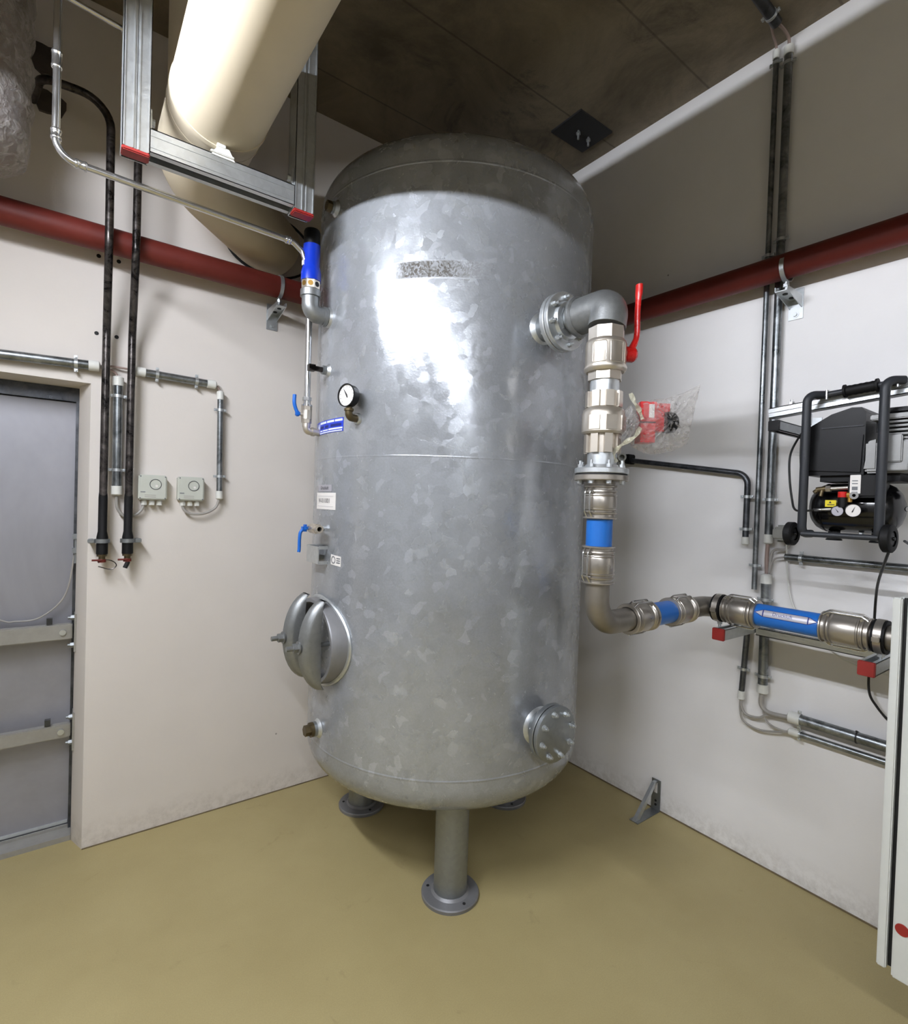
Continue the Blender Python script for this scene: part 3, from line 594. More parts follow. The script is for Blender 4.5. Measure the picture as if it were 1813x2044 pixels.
lv = MB().lathe(h2 - ld * 0.018, ld, [(0, 1e-5), (0, 0.02), (0.004, 0.024), (0.03, 0.024), (0.038, 0.017), (0.038, 1e-5)], 10)
lp = smooth_path([h2 + V((0, 0, 0.008)), h2 + ld * 0.014 + V((0, 0, 0.035)), h2 + ld * 0.022 + V((0, 0, 0.065)), h2 + ld * 0.021 + V((0, 0, 0.13)), h2 + ld * 0.024 + V((0, 0, 0.20)), h2 + ld * 0.024 + V((0, 0, 0.222))], 6)
lv.tube(lp, [0.016 - 0.0045 * min(1, i / 10) + (0.0025 if i > len(lp) * 0.72 else 0) for i in range(len(lp))], 14, flat=0.75).build('lever', 'red_paint', bv)
MB().cyl(h2 + ld * 0.018, h2 + ld * 0.023, 0.008, n=12).build('lever_nut', 'zinc', bv)
MB().prism(P(1.900), P(1.930), 0.053, 8, 0.15).build('hex_end', 'nickel', bv)
nv = thing('check_valve', 'nickel check valve in the vertical pipe between ball valve and flange joint', 'valve', P(1.67))
MB().cyl(P(1.85), P(1.905), 0.0445, n=36).build('nipple', 'zinc', nv)
def ribbed(z0, z1, r0, r1, k): 
    m = MB(); m.cyl(P(z0), P(z1), r0, n=36)
    for i in range(k):
        a = 2 * PI * i / k + 0.2; c = P((z0 + z1) / 2) + V((math.cos(a), math.sin(a), 0)) * (r0 + r1) * 0.5
        m.obox(c, V((math.cos(a), math.sin(a), 0)) * (r1 - r0), V((-math.sin(a), math.cos(a), 0)) * 0.012, V((0, 0, (z1 - z0) / 2)))
    return m
ribbed(1.815, 1.864, 0.049, 0.054, 8).build('ribbed_end', 'nickel', nv)
MB().lathe(P(1.732), (0, 0, 1), [(0, 0.045), (0, 0.060), (0.006, 0.066), (0.062, 0.066), (0.076, 0.062), (0.084, 0.052), (0.084, 0.04)], 44).build('body', 'nickel', nv)
for a0 in (195, 240, 285, 330):
    a0 = math.radians(a0); c = P(1.764) + V((math.cos(a0), math.sin(a0), 0)) * 0.0655
    MB().obox(c, V((math.cos(a0), math.sin(a0), 0)) * 0.0022, V((-math.sin(a0), math.cos(a0), 0)) * 0.017, V((0, 0, 0.022))).build('cast_panel', 'nickel', nv)
ribbed(1.673, 1.733, 0.047, 0.053, 8).build('ribbed_end', 'nickel', nv)
MB().cyl(P(1.62), P(1.68), 0.0455, n=36).build('nipple', 'zinc', nv)
fj = thing('flange_joint', 'bolted pair of round zinc flanges in the vertical pipe', 'flange', P(1.575))
MB().lathe(P(1.608), (0, 0, 1), [(0, 0.04), (0, 0.081), (0.002, 0.083), (0.015, 0.083), (0.017, 0.081), (0.017, 0.056), (0.028, 0.050), (0.028, 0.04)], 48).build('upper_flange', 'zinc', fj)
MB().cyl(P(1.603), P(1.608), 0.079, n=44).build('gasket', 'gasket', fj)
MB().lathe(P(1.586), (0, 0, 1), [(0, 0.04), (0, 0.081), (0.002, 0.083), (0.015, 0.083), (0.017, 0.081), (0.017, 0.04)], 48).build('lower_flange', 'stainless', fj)
bolts(fj, P(1.625), (0, 0, 1), 0.068, 8, 0.008, 0.011, 'zinc', rot=0.2, stud=0.012, name='nut')
bolts(fj, P(1.586), (0, 0, -1), 0.068, 8, 0.008, 0.010, 'zinc', rot=-0.2)
# --- press couplings: ribbed sleeve with wire clips
def coupling(c, ax, L, label, clip_dirs, group='stainless press couplings of the outlet pipe', big=1.0):
    c, ax = V(c), V(ax).normalized(); a = c - ax * (L / 2); t = thing('press_coupling', label, 'pipe coupling', c, group); R = r * big
    pr = [(0, R), (0, R + 0.009), (0.002, R + 0.011), (0.005, R + 0.011), (0.007, R + 0.004), (0.014, R + 0.004), (0.016, R + 0.0095), (0.020, R + 0.0105), (0.023, R + 0.0055), (0.026, R + 0.0055), (0.028, R + 0.0095), (0.031, R + 0.0105), (0.034, R + 0.007), (0.040, R + 0.009)]
    sym = pr + [(L - d, q) for d, q in reversed(pr)]
    MB().lathe(a, ax, sym, 40).build('sleeve', 'stainless', t)
    for d in clip_dirs:
        d = V(d).normalized(); b = R + 0.014; s = ax.cross(d)
        w0 = 0.011
        for q in (-1, 1):
            MB().tube(fillet([a + ax * 0.006 + d * (b - 0.008) + s * (q * w0), a + ax * 0.022 + d * (b + 0.004) + s * (q * w0 * 0.9), a + ax * (L - 0.022) + d * (b + 0.004) + s * (q * w0 * 0.9), a + ax * (L - 0.006) + d * (b - 0.008) + s * (q * w0)], 0.02, 4), 0.0028, 8).build('wire_clip', 'chrome', t)
        for k in (0.022, L - 0.022):
            MB().cyl(a + ax * k + d * (b - 0.006) - s * 0.017, a + ax * k + d * (b - 0.006) + s * 0.017, 0.0045, n=10).build('clip_pin', 'stainless', t)
    return t
MB_ = MB().cyl(P(1.55), P(1.588), 0.045, n=36)
tag(MB_.build('pipe_collar', 'stainless', base=P(1.55)), 'short stainless collar just below the bolted flange joint', 'pipe')
va = math.radians(176); vd = V((math.cos(va), math.sin(va), 0))
coupling(P(1.519), (0, 0, 1), 0.105, 'stainless press coupling directly below the bolted flange joint', [vd, -vd])
coupling(P(1.322), (0, 0, 1), 0.118, 'stainless press coupling on the vertical pipe under the upper blue pipe piece', [vd, -vd])
def pipe(name, label, cat, pts, rr, mat, group=None, base=None, n=32):
    o = MB().tube(pts, rr, n).build(name, mat, base=base if base is not None else pts[0]); return tag(o, label, cat, group)
pipe('blue_pipe', 'short blue pipe piece in the vertical run, between two press couplings', 'pipe', [P(1.37), P(1.475)], r, 'blue_paint')
pipe('pipe_elbow', 'dull stainless pipe elbow turning from the vertical run towards the wall', 'pipe elbow', fillet([P(1.30), P(PZ), V((-0.86, PY, PZ))], 0.105, 18), r - 0.002, 'stainless_dull')
coupling((-0.815, PY, PZ), (1, 0, 0), 0.125, 'stainless press coupling right after the lower elbow, before the shortest blue piece', [(0, -0.25, 1), (0, 0.25, -1)])
pipe('blue_pipe', 'shortest blue pipe piece, in the run towards the wall', 'pipe', [(-0.775, PY, PZ), (-0.60, PY, PZ)], r, 'blue_paint')
coupling((-0.565, PY, PZ), (1, 0, 0), 0.125, 'stainless press coupling between the shortest blue piece and the corner elbow by the wall', [(0, -0.25, 1), (0, 0.25, -1)])
pipe('pipe_elbow', 'dull stainless pipe elbow turning to run along the right wall', 'pipe elbow', fillet([(-0.525, PY, PZ), (WX, PY, PZ), (WX, -1.70, PZ)], 0.085, 16), r - 0.002, 'stainless_dull')
coupling((WX, -1.722, PZ), (0, -1, 0), 0.120, 'stainless press coupling left of the labelled blue pipe', [(-0.25, 0, 1), (0.25, 0, -1)])
lp = MB().tube([(WX, -1.765, PZ), (WX, -2.0, PZ)], r, 40).build('blue_pipe', 'blue_paint', base=(WX, -1.765, PZ)); tag(lp, 'long blue pipe with the arrow label Druckluft along the right wall', 'pipe')
la0 = math.radians(158)
def on_pipe(yc, off): return lambda x, z: V((WX + (r + off) * math.cos(la0 - z / r), yc - x, PZ + (r + off) * math.sin(la0 - z / r)))
def pipe_poly(pts, off, mat, name):
    f = on_pipe(-1.882, off); dense = []
    for i in range(len(pts)):
        a, b = pts[i], pts[(i + 1) % len(pts)]
        for k in range(5): dense.append((a[0] + (b[0] - a[0]) * k / 5, a[1] + (b[1] - a[1]) * k / 5))
    n = 26; x0 = min(p[0] for p in pts); x1 = max(p[0] for p in pts); vs = []; fs = []
    def span(x):
        ys = []
        for i in range(len(pts)):
            (ax_, ay), (bx, by) = pts[i], pts[(i + 1) % len(pts)]
            if (ax_ - x) * (bx - x) <= 0 and abs(ax_ - bx) > 1e-9: ys.append(ay + (by - ay) * (x - ax_) / (bx - ax_))
        return min(ys), max(ys)
    for k in range(n + 1):
        x = x0 + (x1 - x0) * min(max(k / n, 1e-4), 1 - 1e-4); lo, hi = span(x)
        for j in range(7): vs.append(f(x, lo + (hi - lo) * j / 6))
    for k in range(n):
        for j in range(6): fs.append((k * 7 + j, (k + 1) * 7 + j, (k + 1) * 7 + j + 1, k * 7 + j + 1))
    return MB().add(vs, fs, True).build(name, mat, lp)
pipe_poly([(-0.100, 0), (-0.072, -0.0135), (0.072, -0.0135), (0.100, 0), (0.072, 0.0135), (-0.072, 0.0135)], 0.0006, 'ink_blue', 'label_border')
pipe_poly([(-0.0685, -0.0115), (0.0685, -0.0115), (0.0685, 0.0115), (-0.0685, 0.0115)], 0.0011, 'label_silver', 'label_field')
pipe_poly([(-0.095, 0), (-0.0725, -0.0105), (-0.0725, 0.0105)], 0.0011, 'label_silver', 'label_arrow'); pipe_poly([(0.095, 0), (0.0725, -0.0105), (0.0725, 0.0105)], 0.0011, 'label_silver', 'label_arrow')
text_mb('Druckluft', 0.0165, lambda x, z: on_pipe(-1.882, 0.0016)(x - 0.008, z + 0.001)).build('lettering', 'ink_blue', lp)
coupling((WX, -2.050, PZ), (0, -1, 0), 0.135, 'stainless press coupling right of the labelled blue pipe', [(-0.25, 0, 1), (0.25, 0, -1)])
pipe('steel_pipe', 'dull stainless pipe leaving the picture behind the pale cabinet', 'pipe', [(WX, -2.09, PZ), (WX, -3.2, PZ)], r - 0.002, 'stainless_dull')
# --- pipe clamps and their wall arms
def clamp(y, label):
    t = thing('pipe_clamp', label, 'pipe clamp', (WX, y, PZ), 'rubber-lined clamps of the outlet pipe')
    MB().ring((WX, y - 0.017, PZ), (WX, y + 0.017, PZ), r, r + 0.0115, 40).build('rubber_lining', 'rubber', t)
    MB().ring((WX, y - 0.010, PZ), (WX, y + 0.010, PZ), r + 0.0115, r + 0.0135, 40).build('strap', 'stainless', t)
    MB().rbox((WX - r - 0.022, y - 0.010, PZ - 0.010), (WX - r - 0.006, y + 0.010, PZ + 0.006), 0.002).build('lug', 'stainless', t)
    MB().cyl((WX, y, PZ - r - 0.035), (WX, y, PZ - r - 0.006), 0.005, n=12).prism((WX, y, PZ - r - 0.022), (WX, y, PZ - r - 0.012), 0.010).build('threaded_rod', 'zinc', t)
clamp(-1.642, 'rubber-lined pipe clamp at the corner elbow, above the left wall arm')
clamp(-2.140, 'rubber-lined pipe clamp right of the last press coupling, above the right wall arm')
def wall_arm(y, x, label):
    z = 1.040; t = thing('pipe_support', label, 'bracket', (0, y, z), 'channel arms carrying the outlet pipe')
    channel(MB(), (x, y, z), (-0.004, y, z), 0.041, (0, 0, 1), 0.5).build('channel', 'zinc', t)
    MB().rbox((x - 0.010, y - 0.022, z - 0.022), (x + 0.004, y + 0.022, z + 0.022), 0.002).build('end_cap', 'red_cap', t)
    MB().box((-0.005, y - 0.03, z - 0.06), (0, y + 0.03, z + 0.06)).build('wall_plate', 'zinc', t)
wall_arm(-1.668, -0.415, 'galvanised wall arm with red end cap under the corner elbow')
wall_arm(-2.128, -0.440, 'galvanised wall arm with red end cap beside the pale cabinet')
ra = thing('cross_rail', 'pale channel rail between the two wall arms behind the blue pipe', 'rail', (-0.15, -1.9, 1.02))
channel(MB(), (-0.15, -1.692, 1.026), (-0.15, -2.104, 1.026), 0.03, (0, 0, 1), 0.4).build('channel', 'zinc', ra)

# ================================================================== red valve handle in a plastic bag
bc = V((-0.889, -1.684, 1.776)); br = V((0.804, -0.594, 0.0)); bu = V((0, 0, 1)); bf = V((0.594, 0.804, 0))
def bp(px, py, d=0.0): return bc + br * ((px - 1315) * 0.00159) + bu * (-(py - 845) * 0.00159 + (px - 1315) * 0.00159 * 0.03) + bf * d
act = thing('red_actuator', 'red plastic valve actuator with black knob inside the clear bag', 'actuator', bp(1300, 885))
m = MB(); m.obox(bp(1289, 824), br * 0.025, bu * 0.031, bf * 0.022); m.build('upper_block', 'red_act', act)
MB().obox(bp(1288, 866), br * 0.023, bu * 0.030, bf * 0.026).build('lower_block', 'red_act', act)
MB().obox(bp(1319, 835), br * 0.022, bu * 0.044, bf * 0.016).build('side_block', 'red_act', act)
MB().obox(bp(1295, 823, -0.023), br * 0.0085, bu * 0.021, bf * 0.0008).build('white_label', 'label_white', act)
kn = MB().lathe(bp(1322, 845, -0.012), br, [(0, 1e-5), (0, 0.032), (0.012, 0.035), (0.030, 0.032), (0.040, 0.022), (0.042, 1e-5)], 14).build('knob', 'black', act)
def bag(name, outline, d0, thick, seed, label, mat):
    rnd = random.Random(seed); n = len(outline); cx = sum(p[0] for p in outline) / n; cy = sum(p[1] for p in outline) / n; rings = 9; vs = []; fs = []
    dense = []
    for i in range(n):
        a, b = outline[i], outline[(i + 1) % n]
        for k in range(5): dense.append((a[0] + (b[0] - a[0]) * k / 5, a[1] + (b[1] - a[1]) * k / 5))
    m_ = len(dense)
    for side in (-1, 1):
        o = len(vs)
        for j in range(rings):
            t_ = j / rings; h_ = thick * math.sqrt(max(0, 1 - (1 - t_) ** 2))
            for (x, y) in dense: vs.append(bp(x + (cx - x) * t_, y + (cy - y) * t_, d0 + side * h_ * (0.55 + 0.8 * rnd.random()) + (0.002 if j else 0) * side))
        vs.append(bp(cx, cy, d0 + side * thick))
        for j in range(rings - 1):
            for i in range(m_): fs.append((o + j * m_ + i, o + j * m_ + (i + 1) % m_, o + (j + 1) * m_ + (i + 1) % m_, o + (j + 1) * m_ + i))
        for i in range(m_): fs.append((o + (rings - 1) * m_ + i, o + (rings - 1) * m_ + (i + 1) % m_, o + rings * m_))
    return MB().add(vs, fs, True).build(name, mat, base=bp(cx, cy, d0), sharp=180)
bg = bag('plastic_bag', [(1262, 830), (1272, 804), (1300, 798), (1330, 795), (1362, 784), (1396, 768), (1389, 800), (1382, 840), (1377, 868), (1374, 886), (1345, 901), (1308, 908), (1286, 904), (1262, 892), (1254, 862)], 0.0, 0.042, 3, '', 'film')
tag(bg, 'clear crumpled plastic bag hanging beside the check valve, holding a red actuator', 'bag')
b2 = bag('plastic_sleeve', [(1220, 868), (1228, 838), (1242, 820), (1252, 812), (1262, 824), (1270, 846), (1262, 872), (1250, 888), (1232, 896), (1222, 888)], -0.03, 0.03, 5, '', 'film')
tag(b2, 'gathered neck of clear plastic film against the check valve', 'plastic film')
def tie(pts, label):
    m = MB(); P_ = smooth_path([bp(*p) for p in pts], 6); vs = []; fs = []
    for i, p in enumerate(P_):
        a = P_[max(0, i - 1)]; b = P_[min(len(P_) - 1, i + 1)]; s = (b - a).normalized().cross(bf); w_ = 0.006 + 0.002 * math.sin(i * 0.7)
        vs += [p - s * w_ - bf * 0.001, p + s * w_ - bf * 0.001, p + s * w_ + bf * 0.001, p - s * w_ + bf * 0.001]
    for i in range(len(P_) - 1):
        for k in range(4): fs.append((4 * i + k, 4 * i + (k + 1) % 4, 4 * i + 4 + (k + 1) % 4, 4 * i + 4 + k))
    return tag(m.add(vs, fs, True).build('film_strip', 'tape', base=P_[0]), label, 'strip', 'yellowed film strips tying the bag')
tie([(1246, 792, -0.05), (1254, 812, -0.055), (1264, 824, -0.05), (1272, 842, -0.045)], 'yellowed film strip slanting down at the top of the bag neck')
tie([(1268, 858, -0.05), (1256, 876, -0.06), (1240, 886, -0.065), (1224, 898, -0.06), (1218, 912, -0.05), (1224, 926, -0.045)], 'yellowed film strip slanting down towards the flange joint')

# ================================================================== conduits and small pipes on the walls
def saddle(parent, p, ax, n_, rr, mat='zinc', w_=0.012, lug=0.013):   # clamp ring round a conduit with a lug either side
    p, ax, n_ = V(p), V(ax).normalized(), V(n_).normalized(); s = ax.cross(n_); m = MB()
    m.ring(p - ax * (w_ / 2), p + ax * (w_ / 2), rr, rr + 0.0025, 24)
    for q in (-1, 1): m.obox(p + s * (q * (rr + lug / 2)), ax * (w_ / 2), s * (lug / 2 + 0.001), n_ * 0.003); m.cyl(p + s * (q * (rr + lug * 0.6)) - n_ * (rr * 0.4), p + s * (q * (rr + lug * 0.6)) + n_ * 0.008, 0.004, n=8)
    m.cyl(p - n_ * rr, p - n_ * (rr + 0.02), 0.005, n=8)
    return m.build('clamp', mat, parent)
def conduit(label, a, b, rr, n_, clamps, sleeves=(1, 1), mat='conduit', group='steel conduits', sl=0.035, bend=None, cat='conduit'):
    a, b = V(a), V(b); pts = fillet([a] + [V(q) for q in bend[0]] + [b], bend[1]) if bend else [a, b]
    t = thing('steel_conduit', label, cat, b if b.z < a.z else a, group)
    MB().tube(pts, rr, 20).build('tube', mat, t)
    for on, p, q in ((sleeves[0], pts[0], pts[1]), (sleeves[1], pts[-1], pts[-2])):
        if on:
            d = (p - q).normalized(); MB().lathe(p - d * sl * 0.8, d, [(0, rr), (0, rr + 0.003), (sl, rr + 0.003), (sl + 0.006, rr * 0.6)], 20).build('end_sleeve', 'plastic_white', t)
    for k in clamps:
        p = a.lerp(b, k) if not bend else V(k[0]); ax = (b - a) if not bend else V(k[1]); saddle(t, p, ax, n_, rr)
    return t
def cable(label, pts, rr, mat, name='cable', n=6, group=None):
    return tag(MB().tube(smooth_path(pts, n), rr, 8).build(name, mat, base=pts[0]), label, 'cable', group)
NR, NL = (-1, 0, 0), (0, -1, 0)
# right wall
conduit('thin vertical steel conduit running from the ceiling past the red pipe on the right wall', (-0.03, -1.620, 3.44), (-0.03, -1.620, 1.175), 0.0105, NR, [0.02, 0.375, 0.955], (1, 0), mat='conduit')
conduit('thick vertical steel conduit from the ceiling to beside the compressor, on the right wall', (-0.03, -1.668, 3.425), (-0.03, -1.668, 1.385), 0.0155, NR, [0.03, 0.385, 0.915], (1, 1))
conduit('thick short vertical conduit crossing behind the labelled blue pipe', (-0.035, -1.668, 1.235), (-0.035, -1.672, 0.755), 0.0185, NR, [0.2, 0.87], (1, 1))
conduit('thin short vertical conduit below the left wall arm', (-0.03, -1.60, 1.01), (-0.03, -1.585, 0.70), 0.0115, NR, [0.6], (0, 1), mat='conduit_dark')
conduit('horizontal steel conduit on the right wall under the compressor', (-0.03, -1.735, 1.325), (-0.03, -2.7, 1.325), 0.0135, NR, [0.06], (0, 0))
conduit('thick horizontal steel conduit low on the right wall, upper of the two', (-0.035, -1.785, 0.683), (-0.035, -2.7, 0.683), 0.0205, NR, [0.03], (1, 0), sl=0.04)
conduit('thin horizontal steel conduit low on the right wall, lower of the two', (-0.03, -1.785, 0.622), (-0.03, -2.7, 0.630), 0.0115, NR, [0.03], (1, 0), mat='conduit')
tag(MB().tube(fillet([(-0.035, -2.0, 0.683), (-0.035, -2.0, 0.707)], 0.01), 0.004, 6).ring((-0.035, -2.000, 0.683), (-0.035, -2.005, 0.683), 0.0205, 0.0225, 24).build('cable_tie', 'cable_black', base=(-0.035, -2.0, 0.683)), 'black cable tie round the thick low conduit', 'cable tie')
conduit('dark bent conduit on the right wall running left to behind the plastic bag', (-0.04, -0.985, 1.755), (-0.035, -1.578, 1.372), 0.0125, NR, [((-0.035, -1.578, 1.57), (0, 0, 1)), ((-0.035, -1.578, 1.43), (0, 0, 1))], (0, 1), mat='dark_steel', bend=([(-0.035, -1.578, 1.668)], 0.055), sl=0.03)
dn = thing('pipe_stub', 'grey plastic pipe stub with open mouth beside the bolted flange joint', 'pipe fitting', (-0.10, -0.975, 1.76))
MB().lathe((-0.05, -0.935, 1.765), (-0.75, -0.65, 0), [(0, 0.010), (0, 0.017), (0.07, 0.017), (0.07, 0.0215), (0.10, 0.0215), (0.10, 0.0125), (0.06, 0.0125), (0.06, 1e-5)], 24).build('stub', 'plastic_mid', dn)
MB().lathe((-0.09, -0.955, 1.73), (0, 0, -1), [(-0.02, 0.012), (0.02, 0.017), (0.035, 0.012), (0.05, 0.012)], 16).build('side_branch', 'plastic_mid', dn)
MB().rbox((-0.07, -1.0, 1.735), (-0.01, -0.975, 1.785), 0.004).build('clip', 'rubber', dn)
# loose cables on the right wall
cable('grey cable between the two thick vertical conduits on the right wall', [(-0.03, -1.667, 1.375), (-0.028, -1.664, 1.31), (-0.03, -1.668, 1.24)], 0.0085, 'cable_brown')
cable('grey cable curling from the thick conduit into the horizontal conduit under the compressor', [(-0.03, -1.676, 1.245), (-0.03, -1.683, 1.29), (-0.03, -1.70, 1.315), (-0.03, -1.74, 1.325)], 0.004, 'cable_grey')
cable('pale cable from the thick conduit up to the grey socket behind the compressor wheel', [(-0.03, -1.676, 1.25), (-0.03, -1.682, 1.33), (-0.03, -1.70, 1.352), (-0.03, -1.735, 1.357), (-0.03, -1.75, 1.385)], 0.0055, 'cable_grey')
cable('thin white cable sagging from the grey socket behind the blue pipe', [(-0.05, -1.745, 1.385), (-0.03, -1.74, 1.335), (-0.02, -1.742, 1.25), (-0.02, -1.76, 1.15), (-0.02, -1.80, 1.08), (-0.02, -1.87, 1.01), (-0.02, -1.95, 0.955), (-0.02, -2.08, 0.935)], 0.003, 'plastic_white')
cable('grey cable from the thin low conduit bending to the horizontal pair', [(-0.03, -1.587, 0.70), (-0.03, -1.588, 0.66), (-0.03, -1.61, 0.632), (-0.03, -1.66, 0.635), (-0.03, -1.70, 0.66), (-0.03, -1.79, 0.67)], 0.006, 'cable_grey')
cable('lower grey cable looping from the thin low conduit to the bottom conduit', [(-0.03, -1.583, 0.695), (-0.03, -1.584, 0.645), (-0.03, -1.60, 0.60), (-0.03, -1.66, 0.585), (-0.03, -1.72, 0.598), (-0.03, -1.79, 0.621)], 0.0045, 'cable_grey')
cable('grey cable bending out of the thick low conduit into the horizontal one', [(-0.035, -1.670, 0.75), (-0.035, -1.668, 0.70), (-0.035, -1.69, 0.675), (-0.035, -1.73, 0.672), (-0.035, -1.80, 0.682)], 0.0095, 'cable_grey')
cable('thin grey cable dropping from the thick low conduit to the bottom conduit', [(-0.03, -1.674, 0.75), (-0.03, -1.678, 0.66), (-0.03, -1.70, 0.625), (-0.03, -1.75, 0.615), (-0.03, -1.79, 0.622)], 0.004, 'cable_grey')
# conduit under the ceiling, top right
conduit('dark conduit under the ceiling running to the right wall', (-1.6, -1.70, 3.455), (-0.16, -1.672, 3.452), 0.020, (0, 0, -1), [0.962], (0, 0), mat='dark_steel', group='steel conduits')
cable('pale cable dropping from the ceiling conduit into the thick wall conduit', [(-0.17, -1.672, 3.452), (-0.10, -1.675, 3.458), (-0.045, -1.672, 3.455), (-0.03, -1.668, 3.42)], 0.006, 'cable_brown')
cable('pale cable dropping from the ceiling conduit into the thin wall conduit', [(-0.17, -1.655, 3.455), (-0.10, -1.635, 3.463), (-0.04, -1.622, 3.462), (-0.03, -1.620, 3.43)], 0.005, 'cable_brown')
pt = thing('ceiling_plate', 'dark steel plate set in the ceiling with two hanging threaded rods', 'plate', (-0.21, -0.80, H - 0.012))
MB().hexa([(-0.37, -0.86, H - 0.01), (-0.12, -0.86, H - 0.01), (-0.12, -0.66, H - 0.01), (-0.37, -0.66, H - 0.01), (-0.37, -0.86, H), (-0.12, -0.86, H), (-0.12, -0.66, H), (-0.37, -0.66, H)]).build('plate', 'steel_plate', pt)
for (x, y) in ((-0.27, -0.76), (-0.19, -0.76)): MB().cyl((x, y, H - 0.055), (x, y, H - 0.01), 0.006, n=10).prism((x, y, H - 0.03), (x, y, H - 0.02), 0.012).build('threaded_rod', 'zinc', pt)

# red pipe along both walls
rp = MB().tube(fillet([(X0 + 0.02, -0.105, 2.522), (-0.105, -0.105, 2.498), (-0.105, Y0 + 0.02, 2.472)], 0.12, 10), 0.050, 36).build('red_pipe', 'red_pipe', base=(-0.105, -0.105, 2.498))
tag(rp, 'thick rust-red painted pipe running along both walls behind the tank', 'pipe')
def red_bracket(base, along, out, label, z):
    a, o = V(along), V(out); b = V(base); t = thing('pipe_bracket', label, 'bracket', b, 'brackets of the red pipe')
    c = b + o * 0.105; c.z = z
    MB().ring(c - a * 0.008, c + a * 0.008, 0.050, 0.0545, 36).build('ring_clamp', 'zinc', t)
    MB().cyl(c - V((0, 0, 0.095)), c - V((0, 0, 0.047)), 0.006, n=10).prism(c - V((0, 0, 0.075)), c - V((0, 0, 0.062)), 0.012).build('threaded_rod', 'zinc', t)
    zc = z - 0.105
    pl = V((b.x, b.y, zc))
    pts = [pl + o * 0.004 + V((0, 0, 0.022)), pl + o * 0.15 + V((0, 0, 0.022)), pl + o * 0.15 + V((0, 0, 0.006)), pl + o * 0.004 + V((0, 0, -0.03))]
    MB().extrude([q - a * 0.023 for q in pts], a * 0.003).build('gusset', 'zinc', t); MB().extrude([q + a * 0.020 for q in pts], a * 0.003).build('gusset', 'zinc', t)
    br_ = MB().obox(pl + o * 0.077 + V((0, 0, 0.004)), o * 0.073, a * 0.022, V((0, 0, 0.0015))).build('tray', 'zinc', t)
    for k in (0.05, 0.11): MB().cyl(pl + o * k + V((0, 0, 0.0)), pl + o * k + V((0, 0, 0.0024)), 0.0095, n=12).build('slot', 'gasket', br_)
    MB().obox(pl + o * 0.0025 + V((0, 0, -0.012)), o * 0.0025, a * 0.027, V((0, 0, 0.062))).build('wall_plate', 'zinc', t)
    for k in (-0.055, 0.03): MB().cyl(pl + o * 0.005 + V((0, 0, k)), pl + o * 0.007 + V((0, 0, k)), 0.013, n=16).prism(pl + o * 0.007 + V((0, 0, k)), pl + o * 0.014 + V((0, 0, k)), 0.008).build('anchor_bolt', 'zinc', t)
red_bracket((-1.600, 0, 2.40), (1, 0, 0), (0, -1, 0), 'small zinc bracket holding the red pipe on the left wall beside the tank', 2.506)
red_bracket((0, -1.725, 2.38), (0, 1, 0), (-1, 0, 0), 'small zinc bracket holding the red pipe on the right wall at the vertical conduits', 2.480)

# black steel heating pipes on the left wall
def heat_pipe(pts, label, x, lug):
    t = thing('heating_pipe', label, 'pipe', (x, -0.06, 1.27), 'black steel pipes dropping down the left wall')
    MB().tube(fillet(pts, [0.12] * (len(pts) - 2) if len(pts) < 6 else [0.05, 0.12] + [0.16] * (len(pts) - 4), 8), 0.0145, 20).build('pipe', 'black_steel', t)
    MB().lathe((x, -0.06, 1.50), (0, 0, -1), [(0, 0.0145), (0.02, 0.016), (0.16, 0.016), (0.185, 0.0205), (0.255, 0.0205), (0.255, 0.01)], 20).build('black_sleeve', 'rubber', t)
    m = MB().ring((x, -0.06, 1.292), (x, -0.06, 1.308), 0.0205, 0.0275, 28); m.rbox((x + lug * 0.026, -0.068, 1.291), (x + lug * 0.050, -0.05, 1.309), 0.003); m.box((x + lug * 0.030, -0.052, 1.294), (x + lug * 0.044, 0.0, 1.306)); m.build('clamp', 'zinc_dull', t)
    vb = MB().cyl((x, -0.06, 1.215), (x, -0.06, 1.247), 0.012, n=14).prism((x, -0.06, 1.236), (x, -0.06, 1.246), 0.0185, 8).build('drain_cock', 'brass_old', t)
    MB().cyl((x, -0.06, 1.212), (x, -0.06, 1.224), 0.015, n=12).tube([(x - 0.035, -0.075, 1.222), (x, -0.075, 1.222)], 0.004, 8).build('wing_handle', 'red_pipe', vb)
    return t
xa, xb = -2.280, -2.194
h1 = heat_pipe([(-2.53, -0.012, 3.0), (-2.50, -0.17, 3.004), (xa - 0.006, -0.19, 3.003), (xa - 0.004, -0.19, 2.48), (xa, -0.065, 2.16), (xa, -0.06, 1.32)], 'left black steel pipe bending in from the top and dropping down the left wall', xa, -1)
MB().tube(smooth_path([(xa - 0.012, -0.06, 1.21), (xa + 0.015, -0.065, 1.222), (xa + 0.042, -0.065, 1.212), (xa + 0.05, -0.065, 1.195), (xa + 0.03, -0.065, 1.182), (xa - 0.012, -0.06, 1.195)]), 0.0022, 6).build('wire_loop', 'black_steel', h1)
h2_ = heat_pipe([(xb, -0.19, 3.3), (xb, -0.19, 2.47), (xb + 0.003, -0.065, 2.16), (xb + 0.003, -0.06, 1.32)], 'right black steel pipe dropping straight down the left wall', xb + 0.003, 1)
MB().cyl((xb - 0.005, -0.062, 1.185), (xb + 0.006, -0.062, 1.212), 0.009, n=10).build('hose_tail', 'gasket', h2_)
